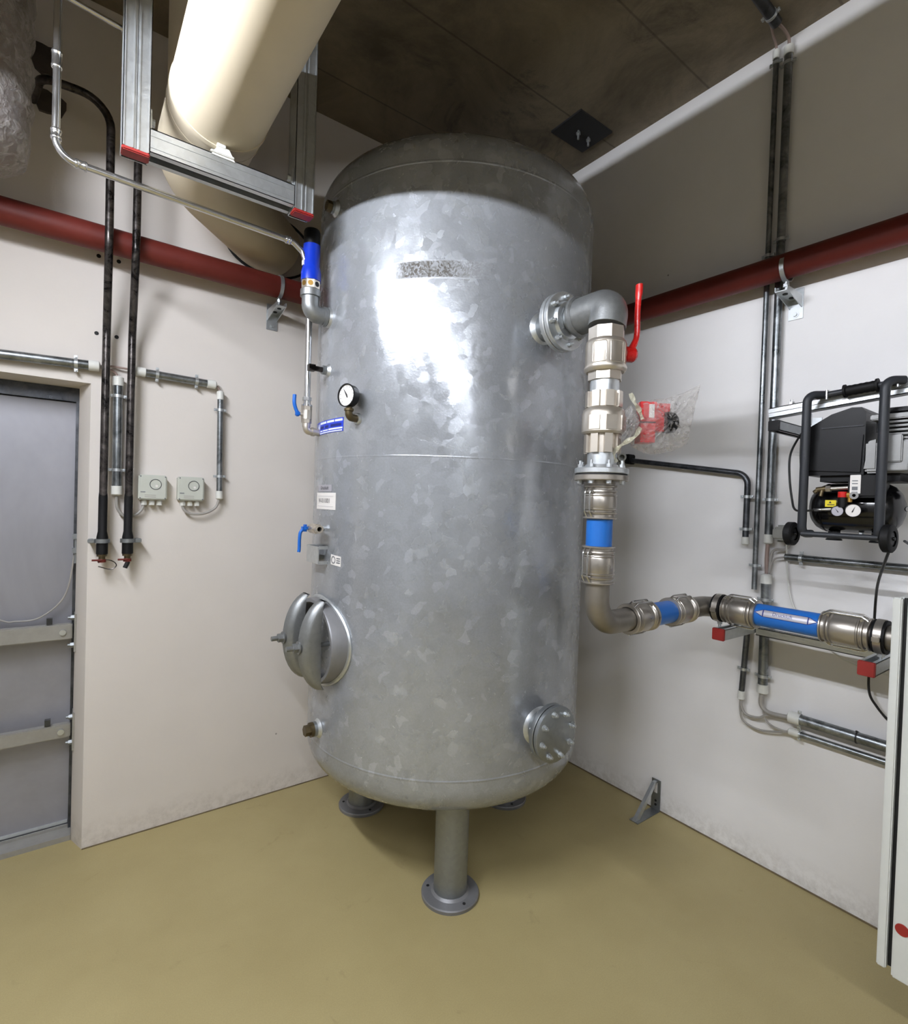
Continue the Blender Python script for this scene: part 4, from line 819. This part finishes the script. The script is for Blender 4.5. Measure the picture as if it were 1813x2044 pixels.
# conduits on the left wall
conduit('thick horizontal conduit above the grey door', (-3.3, -0.03, 1.985), (-2.31, -0.03, 2.016), 0.0185, NL, [0.93], (0, 1))
conduit('horizontal conduit to the right of the two black pipes', (-2.165, -0.03, 2.020), (-1.865, -0.03, 2.012), 0.0165, NL, [0.24, 0.76], (1, 1))
conduit('vertical conduit between the two black pipes on the left wall', (-2.235, -0.03, 1.975), (-2.232, -0.03, 1.50), 0.0175, NL, [0.15, 0.80], (1, 1))
conduit('vertical conduit right of the thermostats on the left wall', (-1.835, -0.03, 1.975), (-1.829, -0.03, 1.495), 0.0125, NL, [0.16, 0.80], (1, 1))
cable('brown cable between the two horizontal conduits behind the black pipes', [(-2.31, -0.03, 2.017), (-2.25, -0.022, 2.026), (-2.165, -0.028, 2.022)], 0.0045, 'cable_brown')
cable('brown cable bending down from the door conduit to the conduit between the black pipes', [(-2.31, -0.03, 2.012), (-2.27, -0.028, 2.012), (-2.242, -0.03, 1.995), (-2.235, -0.03, 1.96)], 0.0045, 'cable_brown')
cable('brown cable bending from the short horizontal conduit down to the right vertical conduit', [(-1.87, -0.03, 2.012), (-1.848, -0.03, 2.003), (-1.837, -0.03, 1.985), (-1.835, -0.03, 1.96)], 0.0045, 'cable_brown')
# thermostats
def thermostat(x, label):
    z = 1.527; t = thing('room_thermostat', label, 'thermostat', (x, 0, z - 0.055), 'grey thermostat boxes on the left wall'); y = -0.055
    MB().rbox((x - 0.052, y + 0.012, z - 0.052), (x + 0.052, 0.0, z + 0.052), 0.004).build('base_box', 'plastic_grey', t)
    MB().rbox((x - 0.054, y, z - 0.053), (x + 0.054, y + 0.014, z + 0.054), 0.005).build('cover', 'plastic_grey', t)
    wn = MB().lathe((x + 0.01, y - 0.0005, z + 0.014), (0, 1, 0), [(-0.001, 0.023), (-0.001, 0.0205), (0.006, 0.019), (0.006, 1e-5)], 28).build('dial_window', 'glass_dark', t)
    MB().cyl((x + 0.014, y + 0.005, z + 0.007), (x + 0.014, y - 0.001, z + 0.007), 0.0052, n=14).build('dial_pin', 'label_white', wn)
    MB().box((x - 0.046, y - 0.0006, z - 0.022), (x - 0.028, y, z - 0.018)).build('print_bar', 'ink_grey', t)
    for dz in (-0.034, -0.042): MB().box((x - 0.03, y - 0.0006, z + dz), (x + 0.012, y, z + dz + 0.0025)).build('print_bar', 'cable_grey', t)
    for dx, dz in ((-0.046, 0.047), (0.047, 0.047), (-0.047, -0.046), (0.047, -0.046)): MB().cyl((x + dx, y - 0.0006, z + dz), (x + dx, y, z + dz), 0.003, n=8).build('screw', 'ink_grey', t)
    for k, dx in enumerate((-0.030, 0.0, 0.029)):
        gl = MB().cyl((x + dx, -0.028, z - 0.055), (x + dx, -0.028, z - 0.064), 0.010, n=14).prism((x + dx, -0.028, z - 0.060), (x + dx, -0.028, z - 0.076), 0.0115, 6, 0.2 * k).build('cable_gland', 'plastic_white', t)
    return t
thermostat(-2.102, 'left grey thermostat box, beside the right black pipe on the left wall')
thermostat(-1.952, 'right grey thermostat box, beside the thin vertical conduit on the left wall')
cable('grey cable looping under the right black pipe to the left thermostat', [(-2.232, -0.03, 1.49), (-2.228, -0.03, 1.435), (-2.20, -0.03, 1.40), (-2.165, -0.03, 1.405), (-2.140, -0.028, 1.43), (-2.132, -0.028, 1.455)], 0.006, 'cable_grey')
cable('grey cable looping from the right vertical conduit to the right thermostat', [(-1.829, -0.03, 1.485), (-1.845, -0.03, 1.445), (-1.89, -0.03, 1.418), (-1.945, -0.03, 1.415), (-1.975, -0.03, 1.432), (-1.982, -0.028, 1.458)], 0.006, 'cable_grey')
for (x, z, l) in ((-2.31, 2.475, 'left upper anchor hole under the red pipe on the left wall'), (-2.24, 2.473, 'right upper anchor hole under the red pipe on the left wall'), (-2.312, 2.157, 'left lower anchor hole in the left wall between the black pipe bends'), (-2.242, 2.156, 'right lower anchor hole in the left wall between the black pipe bends')):
    tag(MB().ring((x, -0.0015, z), (x, 0.0, z), 0.0025, 0.008, 12).cyl((x, -0.0008, z), (x, 0, z), 0.005, n=10).build('anchor_hole', 'gasket', base=(x, 0, z)), l, 'hole', 'old anchor holes in the left wall')

# ================================================================== big duct, hanger frame, silver pipe, wrapped riser
DXc, DZc, DR = -2.022, 2.757, 0.146
du = thing('air_duct', 'thick cream air duct running overhead to the left wall', 'duct', (DXc, -0.75, DZc))
MB().tube([(DXc, Y0 + 0.02, DZc), (DXc, -0.745, DZc)], DR, 64).build('straight_duct', 'cream', du)
MB().tube(fillet([(DXc, -0.745, DZc), (DXc, -0.40, DZc), (-1.60, 0.02, DZc - 0.02)], 0.34, 16), DR - 0.0015, 64).build('elbow', 'cream', du)
MB().ring((DXc, -0.752, DZc), (DXc, -0.738, DZc), DR - 0.004, DR + 0.0015, 64).build('seam', 'cream', du)
rs_ = MB().tube([(-1.985, -0.43, DZc), (-1.985, -0.43, H)], DR - 0.004, 56).build('riser', 'cream', du)
col = V((0.7071, 0.7071, 0)); ew = [(-1.62 + 0.212 * math.cos(2 * PI * k / 48), -0.003, DZc - 0.02 + 0.150 * math.sin(2 * PI * k / 48)) for k in range(49)]
MB().tube(ew, 0.006, 6, caps=False).build('wall_gap', 'gasket', du)
cr = MB().rbox((-2.055, -0.845, 2.578), (-1.985, -0.79, 2.584), 0.002); cr.hexa([(-2.05, -0.835, 2.584), (-1.99, -0.835, 2.584), (-1.99, -0.80, 2.584), (-2.05, -0.80, 2.584), (-2.035, -0.825, 2.602), (-2.008, -0.825, 2.602), (-2.008, -0.81, 2.602), (-2.035, -0.81, 2.602)]); cr.rbox((-2.034, -0.825, 2.60), (-2.012, -0.808, 2.626), 0.002)
cr.extrude([(-2.052, -0.8385, 2.572), (-1.982, -0.8385, 2.572), (-2.0, -0.8385, 2.604), (-2.034, -0.8385, 2.604)], (0, 0.004, 0)); cr.rbox((-2.036, -0.842, 2.600), (-2.010, -0.825, 2.618), 0.002)
cl_ = cr.build('clamp_foot', 'plastic_white', du)
MB().ring((DXc, -0.825, DZc), (DXc, -0.805, DZc), DR, DR + 0.003, 64).build('clamp_band', 'cream', du)
fr = thing('duct_hanger', 'galvanised channel frame with red end caps hanging from the ceiling under the cream duct', 'frame', (-2.0, -0.8, 2.49))
for x in (-2.253, -1.751):
    po = MB(); channel(po, (x, -0.80, 2.502), (x, -0.80, H), 0.070, (0, -1, 0), 0.02, 0.003)
    for q in (-0.031, -0.008, 0.006, 0.031): po.box((x + q - 0.0018, -0.8375, 2.502), (x + q + 0.0018, -0.835, H))
    pq = po.build('post', 'zinc', fr); MB().rbox((x - 0.0355, -0.8375, 2.490), (x + 0.0355, -0.795, 2.503), 0.003).build('end_cap', 'red_cap', pq)
ra_ = MB(); channel(ra_, (-2.217, -0.80, 2.543), (-1.787, -0.80, 2.543), 0.070, (0, 0, -1), 0.45, 0.003)
for q in (2.522, 2.556): ra_.box((-2.217, -0.8365, q), (-1.787, -0.835, q + 0.004))
ra_.build('rail', 'zinc', fr)
for x, s in ((-2.217, 1), (-1.787, -1)):
    MB().box((x, -0.825, 2.579), (x + s * 0.035, -0.775, 2.583)).box((x, -0.825, 2.579), (x + s * 0.004, -0.775, 2.64)).build('angle_cleat', 'zinc', fr)
    MB().prism((x + s * 0.004, -0.80, 2.615), (x + s * 0.014, -0.80, 2.615), 0.011).build('cleat_bolt', 'zinc', fr)
# silver pipe
sp = thing('silver_pipe', 'thin silver press-fit pipe coming down from the ceiling to the blue safety valve', 'pipe', (-2.442, -0.68, 2.48))
pts = fillet([(-2.443, -0.68, H), (-2.441, -0.68, 2.482), (-1.735, -0.685, 2.457), (-1.700, -0.688, 2.43), (-1.690, -0.69, 2.40)], [0.055, 0.03, 0.03], 8)
MB().tube(pts, 0.0105, 18).build('pipe', 'chrome', sp)
for a, b in (((-2.4425, -0.68, 2.735), (-2.4425, -0.68, 2.785)), ((-2.441, -0.68, 2.53), (-2.441, -0.68, 2.56)), ((-2.395, -0.68, 2.480), (-2.365, -0.68, 2.479)), ((-1.765, -0.6845, 2.458), (-1.745, -0.685, 2.4575))):
    a, b = V(a), V(b); d = (b - a).normalized(); L = (b - a).length
    MB().lathe(a, d, [(0, 0.0105), (0, 0.0128), (0.003, 0.0142), (0.007, 0.0142), (0.009, 0.0128), (L - 0.009, 0.0128), (L - 0.007, 0.0142), (L - 0.003, 0.0142), (L, 0.0128), (L, 0.0105)], 18).build('press_fitting', 'chrome', sp)
MB().tube(fillet([(-2.441, -0.68, 2.955), (-2.268, -0.68, 2.937), (-2.262, -0.68, 2.72)], 0.03), 0.0075, 14).build('branch', 'chrome', sp)
MB().lathe((-2.285, -0.68, 2.939), (1, 0, -0.1), [(0, 0.0075), (0, 0.012), (0.02, 0.012), (0.02, 0.0075)], 14).build('press_fitting', 'chrome', sp)
# wrapped riser, top left
RZ = -0.018
wr = thing('wrapped_riser', 'fat insulated riser wrapped in clear stretch film at the top left', 'insulated pipe', (-2.715, -0.33, 2.56))
def lump(p): 
    n_ = math.sin(p.z * 31 + p.x * 17) * math.cos(p.y * 23 + p.z * 11); d = V((p.x + 2.715, p.y + 0.33, 0)); return p + d * (0.03 * n_)
core = MB().lathe((-2.715, -0.33, 2.575 + RZ), (0, 0, 1), [(0, 1e-5), (0.004, 0.06), (0.02, 0.12), (0.06, 0.165), (0.11, 0.18)] + [(0.11 + 0.08 * k, 0.182) for k in range(1, 11)], 40).map(lump).build('insulation', 'insul', wr)
MB().lathe((-2.715, -0.33, 2.553 + RZ), (0, 0, 1), [(0, 1e-5), (0.004, 0.07), (0.02, 0.135), (0.06, 0.188), (0.11, 0.204)] + [(0.11 + 0.04 * k, 0.206 - 0.006 * (k % 3)) for k in range(1, 21)], 48).map(lump).build('stretch_film', 'wrap', wr, sharp=180)
# rough dark plates painting the shade of openings where pipes pass the left wall
def recess_dark(x, z, w_, h_, seed, label):
    rnd = random.Random(seed); pts = []
    for k in range(14):
        a = 2 * PI * k / 14; f = 0.85 + 0.3 * rnd.random(); q = max(abs(math.cos(a)), abs(math.sin(a))); pts.append((x + w_ / q * 0.9 * f * math.cos(a), 0.0, z + h_ / q * 0.9 * f * math.sin(a)))
    tag(MB().extrude(list(reversed(pts)), (0, -0.012, 0)).build('recess_patch', 'recess_dark', base=(x, 0, z)), label, 'patch', 'dark patches standing in for shaded openings in the left wall')
recess_dark(-2.495, 3.175, 0.05, 0.06, 1, 'upper dark patch standing in for a shaded wall opening beside the wrapped riser')
recess_dark(-2.475, 3.015, 0.048, 0.045, 2, 'lower dark patch standing in for a shaded wall opening behind the silver pipe')

# ================================================================== bracket on the floor by the right wall
bk = thing('angle_bracket', 'loose galvanised angle bracket standing on the floor against the right wall', 'bracket', (-0.10, -1.20, 0))
MB().box((-0.010, -1.212, 0.0), (-0.006, -1.165, 0.155)).build('upright', 'zinc_dull', bk)
MB().box((-0.19, -1.212, 0.0), (-0.006, -1.165, 0.004)).build('base_leg', 'zinc_dull', bk)
MB().hexa([(-0.19, -1.197, 0.004), (-0.15, -1.197, 0.004), (-0.15, -1.18, 0.004), (-0.19, -1.18, 0.004), (-0.035, -1.197, 0.15), (-0.010, -1.197, 0.15), (-0.010, -1.18, 0.15), (-0.035, -1.18, 0.15)]).build('brace', 'zinc', bk)
for z in (0.03, 0.05): MB().cyl((-0.0105, -1.19, z), (-0.0125, -1.19, z), 0.006, n=10).build('hole', 'gasket', bk)
MB().box((-0.013, -1.197, 0.09), (-0.0105, -1.182, 0.14)).build('slot', 'label_white', bk)

# ================================================================== pale cabinet at the right edge
cb = thing('cabinet', 'tall pale enamelled cabinet at the right edge with red round sticker', 'cabinet', (-0.52, -2.5, 0.0))
MB().rbox((-0.600, -2.95, 0.290), (-0.43, -2.226, 1.288), 0.006).build('body', 'cabinet', cb)
MB().box((-0.606, -2.255, 0.300), (-0.599, -2.245, 1.288)).build('rubber_gasket', 'gasket', cb)
dr = MB().rbox((-0.625, -2.95, 0.285), (-0.600, -2.256, 1.285), 0.004).build('door', 'cabinet', cb)
MB().rbox((-0.622, -2.2445, 0.295), (-0.600, -2.224, 1.288), 0.003).build('frame_strip', 'cabinet', cb)
MB().cyl((-0.6245, -2.276, 0.424), (-0.6275, -2.276, 0.424), 0.015, n=28).build('red_sticker', 'red_cap', dr)
MB().lathe((-0.53, -2.226, 0.69), (0, 1, 0), [(0, 0.025), (0.012, 0.025), (0.018, 0.018), (0.018, 1e-5)], 24).build('side_knob', 'black', cb)
for y in (-2.42, -2.85):
    for x in (-0.57, -0.47): MB().cyl((x, y, 0), (x, y, 0.295), 0.02, n=16).build('leg', 'dark_steel', cb)

# ================================================================== compressor on its wall rail
hr = thing('hanging_rail', 'bright galvanised channel rail on a black-capped wall arm, carrying the compressor', 'rail', (-0.34, -1.8, 1.82))
rl = MB(); channel(rl, (-0.345, -1.788, 1.862), (-0.345, -2.75, 1.945), 0.036, (-1, 0, 0), 0.06).build('rail', 'zinc', hr)
for y, z in ((-1.805, 1.817), (-2.6, 1.89)):
    ar = channel(MB(), (-0.352, y, z), (-0.004, y, z), 0.036, (0, 0, -1), 0.5).build('arm', 'zinc_dull', hr)
    MB().rbox((-0.360, y - 0.019, z - 0.019), (-0.350, y + 0.019, z + 0.019), 0.002).build('end_cap', 'black', ar)
    MB().box((-0.005, y - 0.03, z - 0.07), (0, y + 0.03, z + 0.07)).build('wall_plate', 'zinc', ar)
for y, z in ((-1.855, 1.885), (-2.005, 1.90), (-2.165, 1.914)): MB().prism((-0.345, y, z), (-0.345, y, z + 0.012), 0.009).cyl((-0.345, y, z - 0.004), (-0.345, y, z + 0.02), 0.004, n=8).build('bolt', 'zinc', hr)
MB().box((-0.327, -1.905, 1.815), (-0.30, -1.885, 1.855)).build('angle_cleat', 'zinc', hr)

cp = thing('air_compressor', 'small black portable air compressor with wheels hung on the wall rail', 'compressor', (-0.30, -2.05, 1.40))
FL, FR_, FX = -1.932, -2.138, -0.425
def frame_tube(y, top):
    pts = fillet([(FX + 0.05, y - (0.01 if y > -2 else -0.01), 1.437), (FX, y, 1.437), (FX, y, top), (-0.383, y - 0.034, top + 0.002)], [0.03, 0.03], 8)
    return MB().tube(pts, 0.0132, 20).build('frame_tube', 'anthracite', cp)
frame_tube(FL, 1.898); frame_tube(FR_, 1.912)
MB().tube([(FX, FL, 1.437), (FX, FR_, 1.437)], 0.009, 16).build('axle_bar', 'anthracite', cp)
hb = MB().tube([(-0.386, FL - 0.024, 1.8975), (-0.386, FR_ - 0.026, 1.911)], 0.010, 16).build('handle_bar', 'anthracite', cp)
g0, g1 = V((-0.386, -2.022, 1.9025)), V((-0.386, -2.112, 1.9085)); gx = (g1 - g0).normalized(); L = (g1 - g0).length
gpf = [(0, 0.011), (0, 0.021), (0.006, 0.021), (0.008, 0.0155)] + [(0.008 + (L - 0.016) * k / 10, 0.0155 + (0.0012 if k % 2 else 0)) for k in range(1, 10)] + [(L - 0.008, 0.0155), (L - 0.006, 0.021), (L, 0.021), (L, 0.011)]
MB().lathe(g0, gx, gpf, 24).build('hand_grip', 'rubber', hb)
for y, z in ((FL - 0.042, 1.899), (FR_ - 0.018, 1.911)): MB().ring((-0.386, y, z), (-0.386, y - 0.008, z), 0.010, 0.014, 18).cyl((-0.40, y - 0.004, z - 0.018), (-0.40, y - 0.004, z + 0.012), 0.004, n=8).build('hose_clip', 'chrome', hb)
# air tank
tpf = [(0.0, 1e-5), (0.003, 0.028), (0.012, 0.052), (0.026, 0.070), (0.042, 0.079), (0.06, 0.082), (0.20, 0.082), (0.218, 0.079), (0.234, 0.070), (0.248, 0.052), (0.257, 0.028), (0.26, 1e-5)]
AT = V((-0.275, -1.905, 1.527))
at = MB().lathe(AT, (0, -1, 0), tpf, 40).build('air_tank', 'black_gloss', cp)
MB().ring(AT + V((0, -0.051, 0)), AT + V((0, -0.054, 0)), 0.080, 0.0825, 40).build('tank_seam', 'black', at)
for y in (-1.985, -2.105): MB().prism((-0.30, y, 1.447), (-0.30, y, 1.43), 0.018, 8).lathe((-0.30, y, 1.432), (0, 0, -1), [(0, 0.012), (0.012, 0.024), (0.015, 0.024), (0.015, 1e-5)], 12).build('rubber_foot', 'rubber', cp)
MB().prism((-0.30, -2.06, 1.447), (-0.30, -2.06, 1.435), 0.008).build('drain_plug', 'zinc', cp)
# wheels
def wheel(c, R, w_):
    c = V(c); o = MB().lathe(c, (0.06, 1, 0), [(-w_, R * 0.55), (-w_, R * 0.88), (-w_ * 0.7, R), (w_ * 0.7, R), (w_, R * 0.88), (w_, R * 0.55), (w_ * 0.6, R * 0.5), (w_ * 0.6, 1e-5)], 32).build('wheel', 'rubber', cp)
    MB().lathe(c, (-0.06, -1, 0), [(0, 1e-5), (w_ * 0.2, R * 0.58), (w_ * 0.75, R * 0.5), (w_ * 0.9, R * 0.14), (w_ * 1.25, R * 0.12), (w_ * 1.25, 1e-5)], 20).build('hub', 'black', o)
wheel((-0.395, -1.890, 1.434), 0.040, 0.013); wheel((-0.43, -2.163, 1.437), 0.042, 0.013)
# motor cover with slanted roof
y0, y1, xf, xk = -1.905, -2.083, -0.385, -0.17
pf = [(y0, 1.64), (y0 + 0.004, 1.70), (y0 + 0.004, 1.765), (y0 - 0.006, 1.785), (y0 - 0.085, 1.832), (y0 - 0.14, 1.848), (y1 + 0.012, 1.846), (y1, 1.83), (y1, 1.632), (y0 - 0.02, 1.632)]
mc_ = MB().extrude([(xf, y, z) for y, z in pf], (xk - xf, 0, 0)).build('motor_cover', 'black', cp)
MB().extrude([(xf - 0.006, y, z) for y, z in ((y0 - 0.02, 1.742), (y0 - 0.018, 1.65), (y1 + 0.008, 1.64), (y1 + 0.004, 1.758), (y0 - 0.09, 1.757))], (0.007, 0, 0)).build('cover_panel', 'black', mc_)
MB().box((xf - 0.003, y0 - 0.06, 1.786), (xf, y1 + 0.004, 1.789)).build('cover_rib', 'anthracite', mc_)
for k in range(7): MB().box((xf + 0.02, y0 + 0.003, 1.665 + k * 0.014), (xk - 0.03, y0 + 0.008, 1.671 + k * 0.014)).build('vent_slat', 'anthracite', mc_)
# pump
MB().rbox((-0.392, y1 - 0.003, 1.636), (-0.22, y1 - 0.115, 1.735), 0.006).build('crankcase', 'alu', cp)
MB().extrude([(-0.395, y1 - 0.002, 1.650), (-0.395, y1 - 0.030, 1.650), (-0.395, y1 - 0.030, 1.740), (-0.395, y1 - 0.014, 1.736)], (0.02, 0, 0)).rbox((-0.404, y1 - 0.046, 1.642), (-0.39, y1 - 0.112, 1.66), 0.002).rbox((-0.400, y1 - 0.055, 1.668), (-0.391, y1 - 0.095, 1.75), 0.003).build('crankcase_ribs', 'alu', cp)
for k in range(5): MB().rbox((-0.385, y1 - 0.040, 1.739 + k * 0.0125), (-0.235, y1 - 0.105, 1.745 + k * 0.0125), 0.002).build('cylinder_fin', 'alu', cp)
MB().cyl((-0.31, y1 - 0.072, 1.76), (-0.31, y1 - 0.072, 1.82), 0.028, n=20).build('cylinder', 'dark_steel', cp)
MB().rbox((-0.392, y1 - 0.012, 1.800), (-0.23, y1 - 0.115, 1.816), 0.003).build('head_plate', 'alu', cp)
MB().rbox((-0.375, y1 - 0.04, 1.816), (-0.24, y1 - 0.125, 1.838), 0.008).rbox((-0.36, y1 - 0.115, 1.785), (-0.25, y1 - 0.145, 1.832), 0.008).build('filter_cover', 'black', cp)
MB().box((-0.33, y1 - 0.012, 1.77), (-0.25, y1 - 0.03, 1.815)).build('fan_shroud', 'black', cp)
for k in range(5): MB().ring((-0.31, y1 - 0.118 , 1.650 + 0.0125 * k), (-0.31, y1 - 0.118, 1.656 + 0.0125 * k), 0.03, 0.062, 24).build('end_fin', 'alu', cp)
MB().tube(smooth_path([(-0.36, y1 - 0.125, 1.765), (-0.36, y1 - 0.15, 1.785), (-0.35, y1 - 0.19, 1.79)]), 0.008, 10).build('red_breather', 'red_pipe', cp)
MB().box((-0.37, -1.96, 1.612), (-0.20, -2.17, 1.634)).build('saddle_plate', 'black', cp)
MB().rbox((-0.30, -2.18, 1.585), (-0.24, -2.215, 1.632), 0.004).build('rear_block', 'black', cp)
# controls
sw = MB().rbox((-0.395, -2.045, 1.560), (-0.30, -2.13, 1.630), 0.006).build('pressure_switch', 'black', cp)
sn = MB().rbox((-0.398, -2.052, 1.572), (-0.3945, -2.080, 1.631), 0.001).build('white_tag', 'label_white', sw)
for z, h_ in ((1.575, 0.003), (1.583, 0.011), (1.602, 0.003), (1.611, 0.003)): MB().box((-0.3988, -2.058, z), (-0.398, -2.073, z + h_)).build('print_bar', 'ink_grey', sn)
MB().cyl((-0.385, -1.985, 1.588), (-0.385, -2.045, 1.591), 0.0065, n=14).build('copper_pipe', 'stainless', cp)
MB().cyl((-0.388, -1.958, 1.584), (-0.388, -1.985, 1.588), 0.009, n=14).cyl((-0.388, -1.962, 1.584), (-0.395, -1.953, 1.575), 0.007, n=10).cyl((-0.39, -1.975, 1.586), (-0.395, -1.972, 1.563), 0.006, n=10).build('relief_valve', 'brass_old', cp)
MB().prism((-0.388, -1.985, 1.588), (-0.388, -1.998, 1.5885), 0.011).build('fitting', 'stainless', cp)
MB().cyl((-0.392, -2.032, 1.560), (-0.392, -2.032, 1.578), 0.0125, n=18).build('red_knob', 'red_paint', cp)
MB().cyl((-0.388, -2.032, 1.528), (-0.388, -2.032, 1.560), 0.014, n=18).build('regulator', 'black', cp)
MB().prism((-0.392, -2.045, 1.567), (-0.392, -2.058, 1.567), 0.010, 8).cyl((-0.392, -2.052, 1.545), (-0.392, -2.052, 1.56), 0.007, n=10).build('brass_fitting', 'brass', cp)
MB().ring((-0.405, -2.066, 1.566), (-0.397, -2.066, 1.566), 0.005, 0.012, 20).build('coupler', 'chrome', cp)
yl = MB().obox((-0.374, -1.995, 1.540), (0.002, 0, 0), (0, 0.0155, 0.0), (0, 0, 0.011)).build('yellow_label', 'yellow', cp)
MB().box((-0.3768, -1.986, 1.5345), (-0.376, -2.006, 1.537)).extrude([(-0.3765, -1.990, 1.541), (-0.3765, -1.998, 1.541), (-0.3765, -1.994, 1.548)], (0.0005, 0, 0)).build('print_bar', 'ink', yl)
MB().cyl((-0.372, -1.945, 1.518), (-0.372, -2.005, 1.522), 0.0045, n=10).build('hose_tail', 'chrome', cp)
def mini_gauge(y, z, R, mat):
    c = V((-0.40, y, z)); n_ = V((-0.96, -0.28, 0.02)).normalized(); o = MB().lathe(c - n_ * 0.016, n_, [(0, 1e-5), (0, R * 0.9), (0.014, R), (0.018, R * 1.06), (0.019, R * 0.96), (0.016, R * 0.95)], 28).build('gauge_case', 'black', cp)
    d = MB().cyl(c - n_ * 0.001, c + n_ * 0.0005, R * 0.95, n=28).build('gauge_dial', mat, o)
    s = V((0, 0, 1)).cross(n_).normalized(); a = c + n_ * 0.001; dd = (V((0, 0, 1)) * 0.9 + s * (0.35 if R > 0.019 else -0.6)).normalized(); t_ = dd.cross(n_)
    MB().extrude([a - dd * R * 0.3 + t_ * R * 0.09, a - dd * R * 0.3 - t_ * R * 0.09, a + dd * R * 0.65], n_ * 0.0008).build('gauge_needle', 'ink', o)
mini_gauge(-2.022, 1.5155, 0.0165, 'label_silver'); mini_gauge(-2.064, 1.5185, 0.0205, 'label_white')
bs = MB().cyl((-0.362, -2.19, 1.527), (-0.375, -2.196, 1.527), 0.009, n=14).build('end_bolt', 'chrome', cp)
tag(MB().tube(smooth_path([(-0.34, -1.905, 1.806), (-0.37, -1.888, 1.76), (-0.40, -1.878, 1.70), (-0.40, -1.880, 1.62), (-0.40, -1.890, 1.55), (-0.40, -1.898, 1.52), (-0.395, -1.915, 1.512), (-0.38, -1.95, 1.517)]), 0.0035, 8).build('air_hose', 'cable_black', base=(-0.40, -1.898, 1.52)), 'thin black hose bowing along the left side of the compressor', 'hose')
sk = thing('wall_socket', 'small grey wall socket behind the left compressor wheel', 'socket', (0, -1.74, 1.41))
MB().rbox((-0.05, -1.765, 1.385), (0, -1.700, 1.455), 0.008).build('box', 'plastic_mid', sk); MB().rbox((-0.10, -1.758, 1.395), (-0.05, -1.708, 1.445), 0.008).build('plug', 'plastic_mid', sk)
cable('black power cable hanging from the compressor down behind the outlet pipe', [(-0.40, -2.160, 1.405), (-0.34, -2.135, 1.36), (-0.20, -2.085, 1.28), (-0.10, -2.055, 1.20), (-0.05, -2.04, 1.05), (-0.04, -2.03, 0.93), (-0.04, -2.034, 0.86), (-0.04, -2.055, 0.82), (-0.04, -2.10, 0.772), (-0.04, -2.2, 0.70)], 0.0042, 'cable_black')
cable('black cable leaving the right compressor wheel towards the picture edge', [(-0.36, -2.185, 1.43), (-0.2, -2.17, 1.41), (-0.1, -2.2, 1.38), (-0.05, -2.4, 1.34)], 0.004, 'cable_black')
